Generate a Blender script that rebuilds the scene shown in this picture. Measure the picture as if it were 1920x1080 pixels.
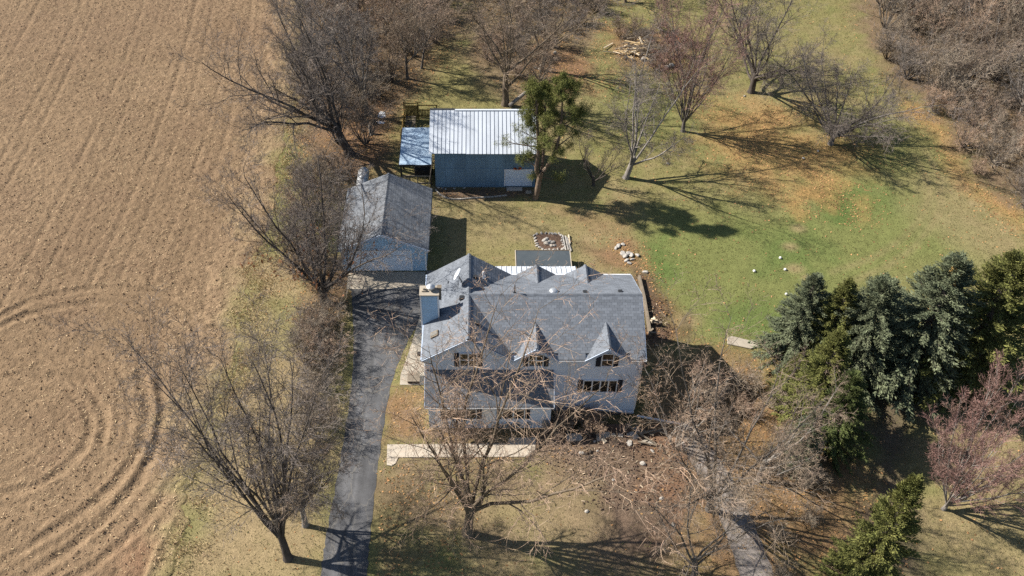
import bpy, bmesh, math, random
import numpy as np
from mathutils import Vector, Matrix

S = bpy.context.scene
for o in list(bpy.data.objects):
    bpy.data.objects.remove(o)
C = S.collection
R = math.radians

# ------------------------------------------------------------------ camera, sky, sun, exposure
F_PX, PX0, PY0, TH, CAM_H = 1680.0, 900.0, 540.0, R(43.4), 51.5
cam_d = bpy.data.cameras.new('camera')
cam_d.sensor_width = 36.0
cam_d.lens = F_PX / 1920 * 36
cam_d.shift_x = (960 - PX0) / 1920
cam_d.clip_end = 6000
cam = bpy.data.objects.new('camera', cam_d)
cam.location = (0, 0, CAM_H)
cam.rotation_euler = (R(90) - TH, 0, 0)
C.objects.link(cam)
S.camera = cam

SUN_EL, SUN_AZ = R(38.5), R(162)          # azimuth measured from +x, counter-clockwise: the sun stands behind and to one side
sun_dir = Vector((math.cos(SUN_EL) * math.cos(SUN_AZ), math.cos(SUN_EL) * math.sin(SUN_AZ), math.sin(SUN_EL)))
W = bpy.data.worlds.new('World')
S.world = W
W.use_nodes = True
wn = W.node_tree
sky = wn.nodes.new('ShaderNodeTexSky')
sky.sky_type = 'NISHITA'
sky.sun_disc = False
sky.sun_elevation = SUN_EL
sky.sun_rotation = R(90) - SUN_AZ
sky.air_density = 1.0
sky.dust_density = 0.6
wn.links.new(sky.outputs[0], wn.nodes['Background'].inputs[0])
wn.nodes['Background'].inputs[1].default_value = 0.066
sl = bpy.data.lights.new('sun', 'SUN')
sl.energy = 5.0
sl.angle = R(0.53)
sl.color = (1.0, 0.94, 0.85)
so = bpy.data.objects.new('sun', sl)
so.rotation_euler = sun_dir.to_track_quat('Z', 'Y').to_euler()
so.location = (-60, 40, 80)
C.objects.link(so)
S.view_settings.view_transform = 'Standard'
S.view_settings.look = 'None'
S.view_settings.gamma = 1
S.view_settings.exposure = 0.90
S.cycles.use_denoising = False
S.cycles.max_bounces = 5
S.cycles.diffuse_bounces = 2
S.cycles.glossy_bounces = 2
S.cycles.transparent_max_bounces = 4

# ------------------------------------------------------------------ helpers
_s, _c = math.sin(TH), math.cos(TH)
def G(u, v, h=0.0):
    """survey helper: position on the photograph -> point of the flat site at height h, in metres"""
    a = (u - PX0) / F_PX
    b = (PY0 - v) / F_PX
    z = (CAM_H - h) / (_s - _c * b)
    return Vector((z * a, z * (_c + _s * b), h))

WL = {}
def link(o, parent=None, loc=(0, 0, 0)):
    C.objects.link(o)
    if parent is not None:
        o.parent = parent
    return o
def tag(o, label=None, cat=None, group=None, kind=None):
    if label: o['label'] = label
    if cat: o['category'] = cat
    if group: o['group'] = group
    if kind: o['kind'] = kind
    return o
def thing(name, loc, label, cat, group=None):
    o = bpy.data.objects.new(name, None)
    o.empty_display_size = 0.3
    o.location = loc
    WL[o] = Vector(loc)
    link(o)
    return tag(o, label, cat, group)
def copy_tree(o, parent=None):
    c = o.copy()
    C.objects.link(c)
    c.parent = parent
    for ch in list(o.children):
        copy_tree(ch, c)
    return c

def np_mesh(name, verts, quads=None, tris=None, smooth=False):
    verts = np.asarray(verts, dtype=np.float32).reshape(-1, 3)
    me = bpy.data.meshes.new(name)
    parts, starts, totals, n = [], [], [], 0
    if quads is not None and len(quads):
        q = np.asarray(quads, dtype=np.int32).reshape(-1, 4)
        parts.append(q.ravel()); starts.append(np.arange(len(q)) * 4 + n); totals.append(np.full(len(q), 4)); n += q.size
    if tris is not None and len(tris):
        t = np.asarray(tris, dtype=np.int32).reshape(-1, 3)
        parts.append(t.ravel()); starts.append(np.arange(len(t)) * 3 + n); totals.append(np.full(len(t), 3)); n += t.size
    idx = np.concatenate(parts); st = np.concatenate(starts).astype(np.int32); to = np.concatenate(totals).astype(np.int32)
    me.vertices.add(len(verts)); me.vertices.foreach_set('co', verts.ravel())
    me.loops.add(len(idx)); me.loops.foreach_set('vertex_index', idx)
    me.polygons.add(len(st)); me.polygons.foreach_set('loop_start', st); me.polygons.foreach_set('loop_total', to)
    me.polygons.foreach_set('use_smooth', np.full(len(st), bool(smooth)))
    me.update(calc_edges=True)
    return me
def np_obj(name, me, m, parent=None):
    o = bpy.data.objects.new(name, me)
    if m is not None:
        me.materials.append(m)
    WL[o] = WL.get(parent, Vector((0, 0, 0)))
    return link(o, parent)

class MB:
    """collects shapes in site coordinates and links them as ONE mesh"""
    def __init__(s): s.v = []; s.f = []
    def add(s, vs, fs):
        n = len(s.v); s.v += [tuple(p) for p in vs]; s.f += [tuple(i + n for i in f) for f in fs]; return s
    def box(s, c, d, rz=0.0, rx=0.0, ry=0.0):
        M = Matrix.Translation(Vector(c)) @ Matrix.Rotation(rz, 4, 'Z') @ Matrix.Rotation(ry, 4, 'Y') @ Matrix.Rotation(rx, 4, 'X')
        x, y, z = d[0] / 2, d[1] / 2, d[2] / 2
        vs = [M @ Vector((a * x, b * y, e * z)) for e in (-1, 1) for b in (-1, 1) for a in (-1, 1)]
        return s.add(vs, [(0, 2, 3, 1), (4, 5, 7, 6), (0, 1, 5, 4), (2, 6, 7, 3), (0, 4, 6, 2), (1, 3, 7, 5)])
    def bx(s, x0, x1, y0, y1, z0, z1):
        return s.box(((x0 + x1) / 2, (y0 + y1) / 2, (z0 + z1) / 2), (x1 - x0, y1 - y0, z1 - z0))
    def beam(s, p, q, w, h=None):
        p, q = Vector(p), Vector(q); h = h or w
        d = (q - p); L = d.length; d.normalize()
        up = Vector((0, 0, 1)) if abs(d.z) < 0.95 else Vector((0, 1, 0))
        a = d.cross(up).normalized(); b = a.cross(d)
        vs = [pt + a * i * w / 2 + b * j * h / 2 for pt in (p, q) for i, j in ((-1, -1), (1, -1), (1, 1), (-1, 1))]
        return s.add(vs, [(0, 1, 2, 3), (7, 6, 5, 4), (0, 4, 5, 1), (1, 5, 6, 2), (2, 6, 7, 3), (3, 7, 4, 0)])
    def cyl(s, p, q, r0, r1=None, k=12):
        p, q = Vector(p), Vector(q); r1 = r0 if r1 is None else r1
        d = (q - p).normalized()
        up = Vector((0, 0, 1)) if abs(d.z) < 0.95 else Vector((0, 1, 0))
        a = d.cross(up).normalized(); b = a.cross(d)
        vs = [pt + (a * math.cos(2 * math.pi * i / k) + b * math.sin(2 * math.pi * i / k)) * r for pt, r in ((p, r0), (q, r1)) for i in range(k)]
        return s.add(vs, [(i, i + k, (i + 1) % k + k, (i + 1) % k) for i in range(k)] + [tuple(range(k)), tuple(range(2 * k - 1, k - 1, -1))])
    def prism(s, pts, ext):
        """closed solid: polygon pts swept along ext"""
        e = Vector(ext); n = len(pts)
        vs = [Vector(p) for p in pts] + [Vector(p) + e for p in pts]
        return s.add(vs, [tuple(range(n - 1, -1, -1)), tuple(range(n, 2 * n))] + [(i, (i + 1) % n, (i + 1) % n + n, i + n) for i in range(n)])
    def lathe(s, c, prof, k=16, axis='Z'):
        c = Vector(c); n = len(prof); vs = []
        for r, z in prof:
            for i in range(k):
                a = 2 * math.pi * i / k
                p = Vector((r * math.cos(a), r * math.sin(a), z))
                if axis == 'Y': p = Vector((p.x, p.z, p.y))
                vs.append(c + p)
        fs = [(j * k + i, j * k + (i + 1) % k, (j + 1) * k + (i + 1) % k, (j + 1) * k + i) for j in range(n - 1) for i in range(k)]
        fs += [tuple(range(k - 1, -1, -1)), tuple(range((n - 1) * k, n * k))]
        return s.add(vs, fs)
    def build(s, name, m, parent=None, smooth=False, bevel=0.0):
        base = WL.get(parent, Vector((0, 0, 0)))
        me = bpy.data.meshes.new(name)
        me.from_pydata([(p[0] - base.x, p[1] - base.y, p[2] - base.z) for p in s.v], [], s.f)
        bm = bmesh.new(); bm.from_mesh(me)
        bmesh.ops.recalc_face_normals(bm, faces=bm.faces)
        if bevel:
            bmesh.ops.bevel(bm, geom=bm.edges[:], offset=bevel, segments=1, affect='EDGES', clamp_overlap=True)
        bm.to_mesh(me); bm.free()
        if smooth:
            me.polygons.foreach_set('use_smooth', np.ones(len(me.polygons), dtype=bool))
        me.update()
        return np_obj(name, me, m, parent)

# value noise for shaping the ground, clods and patches
def vnoise(x, y, seed=0):
    rng = np.random.RandomState(seed)
    T = rng.rand(256, 256)
    xi = np.floor(x).astype(int); yi = np.floor(y).astype(int)
    fx = x - xi; fy = y - yi
    fx = fx * fx * (3 - 2 * fx); fy = fy * fy * (3 - 2 * fy)
    a = T[xi % 256, yi % 256]; b = T[(xi + 1) % 256, yi % 256]; c = T[xi % 256, (yi + 1) % 256]; d = T[(xi + 1) % 256, (yi + 1) % 256]
    return (a * (1 - fx) + b * fx) * (1 - fy) + (c * (1 - fx) + d * fx) * fy
def fbm(x, y, f=1.0, octv=4, seed=0):
    s = 0; a = 1; t = 0
    for i in range(octv):
        s = s + a * vnoise(x * f + 13.7 * i, y * f + 7.1 * i, seed + i); t += a; a *= 0.5; f *= 2.03
    return s / t
def poly_sd(X, Y, pts):
    """signed distance (negative inside) to a polygon"""
    d2 = np.full(X.shape, 1e9); ins = np.zeros(X.shape, bool)
    n = len(pts)
    for i in range(n):
        ax, ay = pts[i][0], pts[i][1]; bx_, by_ = pts[(i + 1) % n][0], pts[(i + 1) % n][1]
        ex, ey = bx_ - ax, by_ - ay
        t = np.clip(((X - ax) * ex + (Y - ay) * ey) / (ex * ex + ey * ey + 1e-9), 0, 1)
        d2 = np.minimum(d2, (X - ax - t * ex) ** 2 + (Y - ay - t * ey) ** 2)
        if ay != by_:
            c = ((ay > Y) != (by_ > Y)) & (X < (bx_ - ax) * (Y - ay) / (by_ - ay) + ax)
            ins ^= c
    return np.where(ins, -1, 1) * np.sqrt(d2)
def line_d(X, Y, pts):
    d2 = np.full(X.shape, 1e9)
    for i in range(len(pts) - 1):
        ax, ay = pts[i][0], pts[i][1]; ex, ey = pts[i + 1][0] - ax, pts[i + 1][1] - ay
        t = np.clip(((X - ax) * ex + (Y - ay) * ey) / (ex * ex + ey * ey + 1e-9), 0, 1)
        d2 = np.minimum(d2, (X - ax - t * ex) ** 2 + (Y - ay - t * ey) ** 2)
    return np.sqrt(d2)
def smooth_poly(pts, per=6):
    """Catmull-Rom through the points"""
    out = []
    n = len(pts)
    for i in range(n - 1):
        p0 = Vector(pts[max(i - 1, 0)]); p1 = Vector(pts[i]); p2 = Vector(pts[i + 1]); p3 = Vector(pts[min(i + 2, n - 1)])
        for k in range(per):
            t = k / per
            out.append(0.5 * ((2 * p1) + (p2 - p0) * t + (2 * p0 - 5 * p1 + 4 * p2 - p3) * t * t + (3 * p1 - p0 - 3 * p2 + p3) * t ** 3))
    out.append(Vector(pts[-1]))
    return out

# ------------------------------------------------------------------ materials
MATS = {}
def new_mat(name):
    m = bpy.data.materials.new(name); m.use_nodes = True
    nt = m.node_tree
    return m, nt, nt.nodes['Principled BSDF']
def nd(nt, t, **kw):
    n = nt.nodes.new(t)
    for k, v in kw.items():
        if k.startswith('_'): setattr(n, k[1:], v)
        else: n.inputs[k].default_value = v
    return n
def mat(name, col, rough=0.8, var=0.25, scale=3.0, bump=0.0, bscale=20.0, island=0.0, metallic=0.0, spec=0.3, col2=None, stretch=None, detail=6.0, attr=None):
    """procedural surface: base colour broken up by noise (and by piece), with fine relief"""
    m, nt, b = new_mat(name)
    L = nt.links
    tc = nd(nt, 'ShaderNodeTexCoord')
    src = tc.outputs['Object']
    if stretch:
        mp = nd(nt, 'ShaderNodeMapping'); mp.inputs['Scale'].default_value = stretch
        L.new(src, mp.inputs['Vector']); src = mp.outputs['Vector']
    nz = nd(nt, 'ShaderNodeTexNoise', Scale=scale, Detail=detail, Roughness=0.62)
    L.new(src, nz.inputs['Vector'])
    ramp = nd(nt, 'ShaderNodeValToRGB')
    ramp.color_ramp.elements[0].position = 0.28; ramp.color_ramp.elements[1].position = 0.74
    c2 = col2 or tuple(min(1, c * (1 + var)) for c in col)
    c1 = tuple(c * (1 - var) for c in col) if not col2 else col
    ramp.color_ramp.elements[0].color = (*c1, 1); ramp.color_ramp.elements[1].color = (*c2, 1)
    L.new(nz.outputs['Fac'], ramp.inputs['Fac'])
    out = ramp.outputs['Color']
    if attr:
        at = nd(nt, 'ShaderNodeAttribute', _attribute_name=attr)
        mx = nd(nt, 'ShaderNodeMix', _data_type='RGBA', _blend_type='MULTIPLY'); mx.inputs['Factor'].default_value = 1
        L.new(at.outputs['Color'], mx.inputs['A']); L.new(out, mx.inputs['B']); out = mx.outputs['Result']
    if island:
        ge = nd(nt, 'ShaderNodeNewGeometry')
        mr = nd(nt, 'ShaderNodeMapRange'); mr.inputs['To Min'].default_value = 1 - island; mr.inputs['To Max'].default_value = 1 + island
        L.new(ge.outputs['Random Per Island'], mr.inputs['Value'])
        hs = nd(nt, 'ShaderNodeHueSaturation')
        L.new(mr.outputs['Result'], hs.inputs['Value']); L.new(out, hs.inputs['Color']); out = hs.outputs['Color']
    L.new(out, b.inputs['Base Color'])
    b.inputs['Roughness'].default_value = rough
    b.inputs['Metallic'].default_value = metallic
    b.inputs['Specular IOR Level'].default_value = spec
    if bump:
        n2 = nd(nt, 'ShaderNodeTexNoise', Scale=bscale, Detail=5.0, Roughness=0.6)
        L.new(src, n2.inputs['Vector'])
        bp = nd(nt, 'ShaderNodeBump', Strength=min(1, bump), Distance=0.05)
        L.new(n2.outputs['Fac'], bp.inputs['Height']); L.new(bp.outputs['Normal'], b.inputs['Normal'])
    MATS[name] = m
    return m

mat('white_trim', (0.76, 0.77, 0.79), 0.55, 0.08, 2.0)
mat('trim_shaded', (0.46, 0.54, 0.66), 0.55, 0.06, 2.0)  # white trim with the blue-grey shade of the rakes put into its colour
mat('siding_pale', (0.66, 0.74, 0.86), 0.6, 0.06, 1.2, island=0.03, spec=0.35)
mat('siding_blue', (0.34, 0.52, 0.71), 0.6, 0.07, 1.2, island=0.04, spec=0.35)
mat('door_pale', (0.62, 0.71, 0.83), 0.5, 0.05, 1.5)
mat('barn_steel', (0.135, 0.225, 0.315), 0.5, 0.22, 0.7, bump=0.1, bscale=6, stretch=(1.0, 1.0, 0.35))
mat('shingle', (0.150, 0.165, 0.188), 0.9, 0.04, 0.5, bump=0.12, bscale=60, island=0.16, spec=0.15)
mat('shingle_garage', (0.150, 0.160, 0.175), 0.92, 0.12, 0.5, bump=0.15, bscale=60, island=0.17, spec=0.15)
mat('roof_deck', (0.10, 0.11, 0.12), 0.95, 0.1, 2.0)
mat('shutter_paint', (0.012, 0.016, 0.028), 0.6, 0.2, 3.0)
mat('dark_metal', (0.03, 0.032, 0.035), 0.5, 0.2, 4.0)
mat('galvanised', (0.48, 0.50, 0.52), 0.42, 0.18, 3.0, metallic=0.6)
mat('tank_steel', (0.42, 0.43, 0.44), 0.5, 0.35, 2.2, metallic=0.35, bump=0.1)
mat('tin_roof', (0.60, 0.64, 0.69), 0.45, 0.10, 0.9, metallic=0.15, stretch=(1.0, 0.3, 1.0), spec=0.5)
mat('tin_roof_dull', (0.53, 0.57, 0.62), 0.5, 0.16, 0.9, metallic=0.15, stretch=(1.0, 0.3, 1.0), spec=0.5)
mat('tin_rib', (0.24, 0.26, 0.29), 0.5, 0.1, 1.0, metallic=0.3)
mat('blue_sheet', (0.25, 0.36, 0.49), 0.55, 0.3, 0.8, col2=(0.40, 0.49, 0.58), bump=0.2, bscale=3)
mat('weathered_sheet_stain', (0.36, 0.35, 0.30), 0.8, 0.25, 3)
mat('membrane', (0.052, 0.066, 0.078), 0.55, 0.25, 0.6, col2=(0.085, 0.098, 0.105), bump=0.08, bscale=2)
mat('concrete', (0.36, 0.315, 0.25), 0.9, 0.16, 1.1, bump=0.25, bscale=30)
mat('concrete_pale', (0.46, 0.40, 0.32), 0.9, 0.14, 1.4, bump=0.25, bscale=30)
mat('foundation', (0.17, 0.155, 0.14), 0.95, 0.25, 2.0, bump=0.3)
mat('stone', (0.36, 0.33, 0.29), 0.9, 0.3, 2.5, bump=0.5, bscale=12)
mat('stone_white', (0.38, 0.355, 0.32), 0.85, 0.2, 3.0, bump=0.4, bscale=12)
mat('wood_yellow', (0.25, 0.165, 0.05), 0.85, 0.3, 4.0, bump=0.2, stretch=(1, 1, 0.2))
mat('wood_grey', (0.19, 0.155, 0.115), 0.9, 0.3, 4.0, bump=0.3)
mat('wood_dark', (0.045, 0.034, 0.028), 0.9, 0.3, 4.0, bump=0.3)
mat('wood_cut', (0.50, 0.36, 0.19), 0.85, 0.3, 3.0, bump=0.2)
mat('wood_pale', (0.60, 0.50, 0.36), 0.85, 0.2, 3.0, bump=0.2)
mat('wood_red', (0.36, 0.13, 0.06), 0.85, 0.3, 3.0)
mat('rubber_black', (0.02, 0.02, 0.022), 0.8, 0.2, 4.0)
mat('snow', (0.80, 0.82, 0.85), 0.7, 0.05, 4.0, bump=0.3)
mat('ball_white', (0.75, 0.74, 0.70), 0.5, 0.06, 3.0)
mat('wire_metal', (0.30, 0.30, 0.30), 0.5, 0.1, 3.0)
mat('orange_paint', (0.45, 0.10, 0.03), 0.6, 0.2, 5.0)
mat('mulch', (0.115, 0.072, 0.05), 0.98, 0.45, 6.0, bump=0.8, bscale=14)
def glass(name, col):
    m, nt, b = new_mat(name)
    nz = nd(nt, 'ShaderNodeTexNoise', Scale=1.3)
    tc = nd(nt, 'ShaderNodeTexCoord'); nt.links.new(tc.outputs['Object'], nz.inputs['Vector'])
    rp = nd(nt, 'ShaderNodeValToRGB')
    rp.color_ramp.elements[0].color = (*[c * 0.5 for c in col], 1); rp.color_ramp.elements[1].color = (*[c * 1.7 for c in col], 1)
    nt.links.new(nz.outputs['Fac'], rp.inputs['Fac']); nt.links.new(rp.outputs['Color'], b.inputs['Base Color'])
    b.inputs['Roughness'].default_value = 0.06; b.inputs['Specular IOR Level'].default_value = 0.5
    MATS[name] = m
glass('window_glass', (0.024, 0.02, 0.016))
glass('skylight_glass', (0.18, 0.17, 0.15))
def ground_mat(name, s1, s2, b1, b2, bs=0.7, dist=0.06, rough=0.97):
    """colour from the sheet's own painted attribute, broken up by two noises, with relief"""
    m, nt, b = new_mat(name); L = nt.links
    tc = nd(nt, 'ShaderNodeTexCoord'); at = nd(nt, 'ShaderNodeAttribute', _attribute_name='col')
    n1 = nd(nt, 'ShaderNodeTexNoise', Scale=s1, Detail=8.0, Roughness=0.7); L.new(tc.outputs['Object'], n1.inputs['Vector'])
    n2 = nd(nt, 'ShaderNodeTexNoise', Scale=s2, Detail=3.0, Roughness=0.6); L.new(tc.outputs['Object'], n2.inputs['Vector'])
    m1 = nd(nt, 'ShaderNodeMapRange'); m1.inputs['From Min'].default_value = 0.25; m1.inputs['From Max'].default_value = 0.75
    m1.inputs['To Min'].default_value = 1 - b1; m1.inputs['To Max'].default_value = 1 + b1
    L.new(n1.outputs['Fac'], m1.inputs['Value'])
    m2 = nd(nt, 'ShaderNodeMapRange'); m2.inputs['From Min'].default_value = 0.25; m2.inputs['From Max'].default_value = 0.75
    m2.inputs['To Min'].default_value = 1 - b2; m2.inputs['To Max'].default_value = 1 + b2
    L.new(n2.outputs['Fac'], m2.inputs['Value'])
    mu0 = nd(nt, 'ShaderNodeMath', _operation='MULTIPLY'); L.new(m1.outputs[0], mu0.inputs[0]); L.new(m2.outputs[0], mu0.inputs[1])
    n3 = nd(nt, 'ShaderNodeTexNoise', Scale=s2 * 2.6, Detail=2.0, Roughness=0.7); L.new(tc.outputs['Object'], n3.inputs['Vector'])
    m3 = nd(nt, 'ShaderNodeMapRange'); m3.inputs['From Min'].default_value = 0.3; m3.inputs['From Max'].default_value = 0.7
    m3.inputs['To Min'].default_value = 1 - b2; m3.inputs['To Max'].default_value = 1 + b2
    L.new(n3.outputs['Fac'], m3.inputs['Value'])
    mu = nd(nt, 'ShaderNodeMath', _operation='MULTIPLY'); L.new(mu0.outputs[0], mu.inputs[0]); L.new(m3.outputs[0], mu.inputs[1])
    hs = nd(nt, 'ShaderNodeHueSaturation'); L.new(at.outputs['Color'], hs.inputs['Color']); L.new(mu.outputs[0], hs.inputs['Value'])
    L.new(hs.outputs['Color'], b.inputs['Base Color'])
    b.inputs['Roughness'].default_value = rough; b.inputs['Specular IOR Level'].default_value = 0.1
    ad = nd(nt, 'ShaderNodeMath', _operation='ADD'); L.new(n1.outputs['Fac'], ad.inputs[0]); L.new(n2.outputs['Fac'], ad.inputs[1])
    bp = nd(nt, 'ShaderNodeBump', Strength=bs, Distance=dist); L.new(ad.outputs[0], bp.inputs['Height']); L.new(bp.outputs['Normal'], b.inputs['Normal'])
    MATS[name] = m
ground_mat('turf', 1.6, 11.0, 0.22, 0.32, 0.7, 0.07)
ground_mat('tilled_soil', 2.2, 9.0, 0.16, 0.26, 0.9, 0.09)
ground_mat('asphalt', 0.8, 14.0, 0.22, 0.14, 0.3, 0.02, 0.9)
def add_cracks(m):
    nt = m.node_tree; L = nt.links; b = nt.nodes['Principled BSDF']
    src = b.inputs['Base Color'].links[0].from_socket
    tc = nd(nt, 'ShaderNodeTexCoord'); mp = nd(nt, 'ShaderNodeMapping'); mp.inputs['Scale'].default_value = (1.0, 0.35, 1.0); L.new(tc.outputs['Object'], mp.inputs['Vector'])
    nz = nd(nt, 'ShaderNodeTexNoise', Scale=1.7, Detail=4.0); L.new(mp.outputs[0], nz.inputs['Vector'])
    ad = nd(nt, 'ShaderNodeVectorMath', _operation='ADD'); L.new(mp.outputs[0], ad.inputs[0]); L.new(nz.outputs['Color'], ad.inputs[1])
    vo = nd(nt, 'ShaderNodeTexVoronoi', _feature='DISTANCE_TO_EDGE', Scale=0.75); L.new(ad.outputs[0], vo.inputs['Vector'])
    mr = nd(nt, 'ShaderNodeMapRange'); mr.inputs['From Max'].default_value = 0.03; mr.inputs['To Min'].default_value = 0.55; mr.inputs['To Max'].default_value = 0.0
    L.new(vo.outputs['Distance'], mr.inputs['Value'])
    mx = nd(nt, 'ShaderNodeMix', _data_type='RGBA'); L.new(mr.outputs[0], mx.inputs['Factor']); L.new(src, mx.inputs['A']); mx.inputs['B'].default_value = (0.20, 0.185, 0.16, 1)
    L.new(mx.outputs['Result'], b.inputs['Base Color'])
add_cracks(MATS['asphalt'])
def plant_mat(name, col, island=0.35, rough=0.85, trans=0.0):
    m, nt, b = new_mat(name); L = nt.links
    ge = nd(nt, 'ShaderNodeNewGeometry')
    mr = nd(nt, 'ShaderNodeMapRange'); mr.inputs['To Min'].default_value = 1 - island; mr.inputs['To Max'].default_value = 1 + island
    L.new(ge.outputs['Random Per Island'], mr.inputs['Value'])
    tc = nd(nt, 'ShaderNodeTexCoord'); nz = nd(nt, 'ShaderNodeTexNoise', Scale=0.9, Detail=3.0); L.new(tc.outputs['Object'], nz.inputs['Vector'])
    m3 = nd(nt, 'ShaderNodeMapRange'); m3.inputs['To Min'].default_value = 0.47; m3.inputs['To Max'].default_value = 0.53
    L.new(nz.outputs['Fac'], m3.inputs['Value'])
    hs = nd(nt, 'ShaderNodeHueSaturation'); hs.inputs['Color'].default_value = (*col, 1)
    L.new(mr.outputs[0], hs.inputs['Value']); L.new(m3.outputs[0], hs.inputs['Hue'])
    L.new(hs.outputs['Color'], b.inputs['Base Color'])
    b.inputs['Roughness'].default_value = rough; b.inputs['Specular IOR Level'].default_value = 0.2
    if trans:
        tr = nd(nt, 'ShaderNodeBsdfTranslucent'); L.new(hs.outputs['Color'], tr.inputs['Color'])
        mx = nd(nt, 'ShaderNodeMixShader'); mx.inputs[0].default_value = trans
        L.new(b.outputs[0], mx.inputs[1]); L.new(tr.outputs[0], mx.inputs[2]); L.new(mx.outputs[0], nt.nodes['Material Output'].inputs['Surface'])
    MATS[name] = m
    return m
def bark_mat(name, col, col2):
    return mat(name, col, 0.95, 0.3, 2.0, bump=0.6, bscale=10, col2=col2, spec=0.1, stretch=(1, 1, 0.35))
bark_mat('bark_grey', (0.075, 0.066, 0.06), (0.20, 0.18, 0.16))
bark_mat('bark_dark', (0.045, 0.038, 0.033), (0.13, 0.11, 0.095))
bark_mat('bark_brown', (0.09, 0.07, 0.05), (0.22, 0.175, 0.13))
bark_mat('bark_pale', (0.15, 0.135, 0.12), (0.33, 0.30, 0.27))
bark_mat('bark_pine', (0.10, 0.07, 0.05), (0.26, 0.20, 0.15))
plant_mat('twig_grey', (0.165, 0.138, 0.120), 0.4)
plant_mat('twig_dark', (0.12, 0.098, 0.085), 0.4)
plant_mat('twig_tan', (0.35, 0.25, 0.178), 0.4)
plant_mat('twig_red', (0.255, 0.155, 0.130), 0.4)
plant_mat('twig_brown', (0.235, 0.178, 0.130), 0.4)
plant_mat('twig_fawn', (0.285, 0.232, 0.175), 0.4)
plant_mat('twig_mauve', (0.205, 0.172, 0.143), 0.4)
plant_mat('dirt_clod', (0.115, 0.078, 0.058), 0.45)
plant_mat('leaf_rust', (0.24, 0.105, 0.045), 0.45, trans=0.25)
plant_mat('leaf_litter', (0.34, 0.195, 0.085), 0.45)
plant_mat('grass_blade', (0.15, 0.145, 0.055), 0.5, trans=0.2)
plant_mat('stubble', (0.50, 0.37, 0.22), 0.4)
plant_mat('clod', (0.25, 0.16, 0.10), 0.45)
plant_mat('needle_blue', (0.128, 0.146, 0.085), 0.45)
plant_mat('needle_green', (0.085, 0.105, 0.034), 0.45)
plant_mat('needle_olive', (0.138, 0.142, 0.042), 0.45)
plant_mat('needle_pine', (0.140, 0.148, 0.042), 0.45)
plant_mat('cone_gold', (0.36, 0.20, 0.06), 0.3)
plant_mat('wood_chip', (0.42, 0.34, 0.24), 0.4)
M = MATS
# ------------------------------------------------------------------ ground sheet
rnd = random.Random(7)
def EDGE(y):
    """x of the field's edge at depth y"""
    y = np.asarray(y, dtype=float)
    e = -19.4 - 0.0021 * np.clip(y - 62, 0, 90) ** 2 * 0.75
    return e + 0.25 * np.sin(y * 0.31) + 0.15 * np.sin(y * 0.83 + 1) + 0.7 * (vnoise(y * 0.9, y * 0 + 3.3, 9) - .5) + 0.5 * (vnoise(y * 2.7, y * 0 + 1.3, 19) - .5)
def pp(*px):
    return [G(u, v) for u, v in px]
def soft(sd, w, n, amp):
    return np.clip(0.5 - (sd + (n - 0.5) * amp) / w, 0, 1)

gx = np.concatenate([[-1600, -700, -300, -150, -90, -60], np.arange(-36, 72.01, 0.3), [85, 110, 170, 320, 700, 1600]])
gy = np.concatenate([[-1200, -500, -200, -80, -20, 5], np.arange(19, 113.01, 0.3), [120, 135, 170, 260, 500, 1000, 2200]])
X, Y = np.meshgrid(gx, gy)
Z = (fbm(X, Y, 0.12, 3, 5) - 0.5) * 0.22
Z *= np.clip((np.abs(X) < 80), 0, 1)
# flat round the buildings and the drive
for (x0, x1, y0, y1) in ((-12.5, 13.5, 36, 66.5), (-10, 8, 66, 80), (-11, -6, 20, 58), (13, 19.5, 18, 42)):
    dx = np.maximum(np.maximum(x0 - X, X - x1), 0); dy = np.maximum(np.maximum(y0 - Y, Y - y1), 0)
    Z *= np.clip(np.sqrt(dx * dx + dy * dy) / 3, 0, 1)
# the dug-out in front of the house, and the heap beside it
pit = poly_sd(X, Y, [(5.8, 41.9), (11.8, 41.9), (11.9, 40.4), (10.5, 39.6), (6.2, 39.9)])
Z -= 0.75 * np.clip(0.5 - pit / 1.2, 0, 1)
Z += 0.25 * np.exp(-(((X - 9.3) / 1.3) ** 2 + ((Y - 38.6) / 0.6) ** 2)) * (0.5 + fbm(X, Y, 1.5, 3, 8))
Z = np.where((np.abs(X) > 80), -0.02, Z)
infield = X < EDGE(Y) - 0.3
Z = np.where(infield, -0.25, Z)
def ground_z(x, y):
    i = np.clip(np.searchsorted(gx, x), 1, len(gx) - 1); j = np.clip(np.searchsorted(gy, y), 1, len(gy) - 1)
    tx = (x - gx[i - 1]) / (gx[i] - gx[i - 1]); ty = (y - gy[j - 1]) / (gy[j] - gy[j - 1])
    return (Z[j - 1, i - 1] * (1 - tx) + Z[j - 1, i] * tx) * (1 - ty) + (Z[j, i - 1] * (1 - tx) + Z[j, i] * tx) * ty

nA = fbm(X, Y, 0.16, 4, 21); nB = fbm(X, Y, 0.55, 4, 31); nC = fbm(X, Y, 1.6, 3, 41)
TAN = np.array((0.270, 0.203, 0.115)); OLIVE = np.array((0.192, 0.170, 0.070)); GREEN = np.array((0.150, 0.162, 0.055))
LUSH = np.array((0.088, 0.132, 0.036)); LEAF = np.array((0.325, 0.195, 0.080)); RUST = np.array((0.21, 0.115, 0.066))
DIRT = np.array((0.125, 0.085, 0.064)); WOOD = np.array((0.165, 0.115, 0.075)); DARK = np.array((0.060, 0.045, 0.034)); STRAW = np.array((0.285, 0.215, 0.115))
col = np.empty(X.shape + (3,)); col[:] = OLIVE
def lay(c, a):
    a = np.clip(a, 0, 1)[..., None]
    col[:] = col * (1 - a) + np.asarray(c) * a
lay(TAN, np.clip((nA - 0.45) * 4.0, 0, 1) * 0.5)
lay(TAN * 0.8, np.clip((nC - 0.55) * 5.0, 0, 1) * 0.4)
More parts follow.
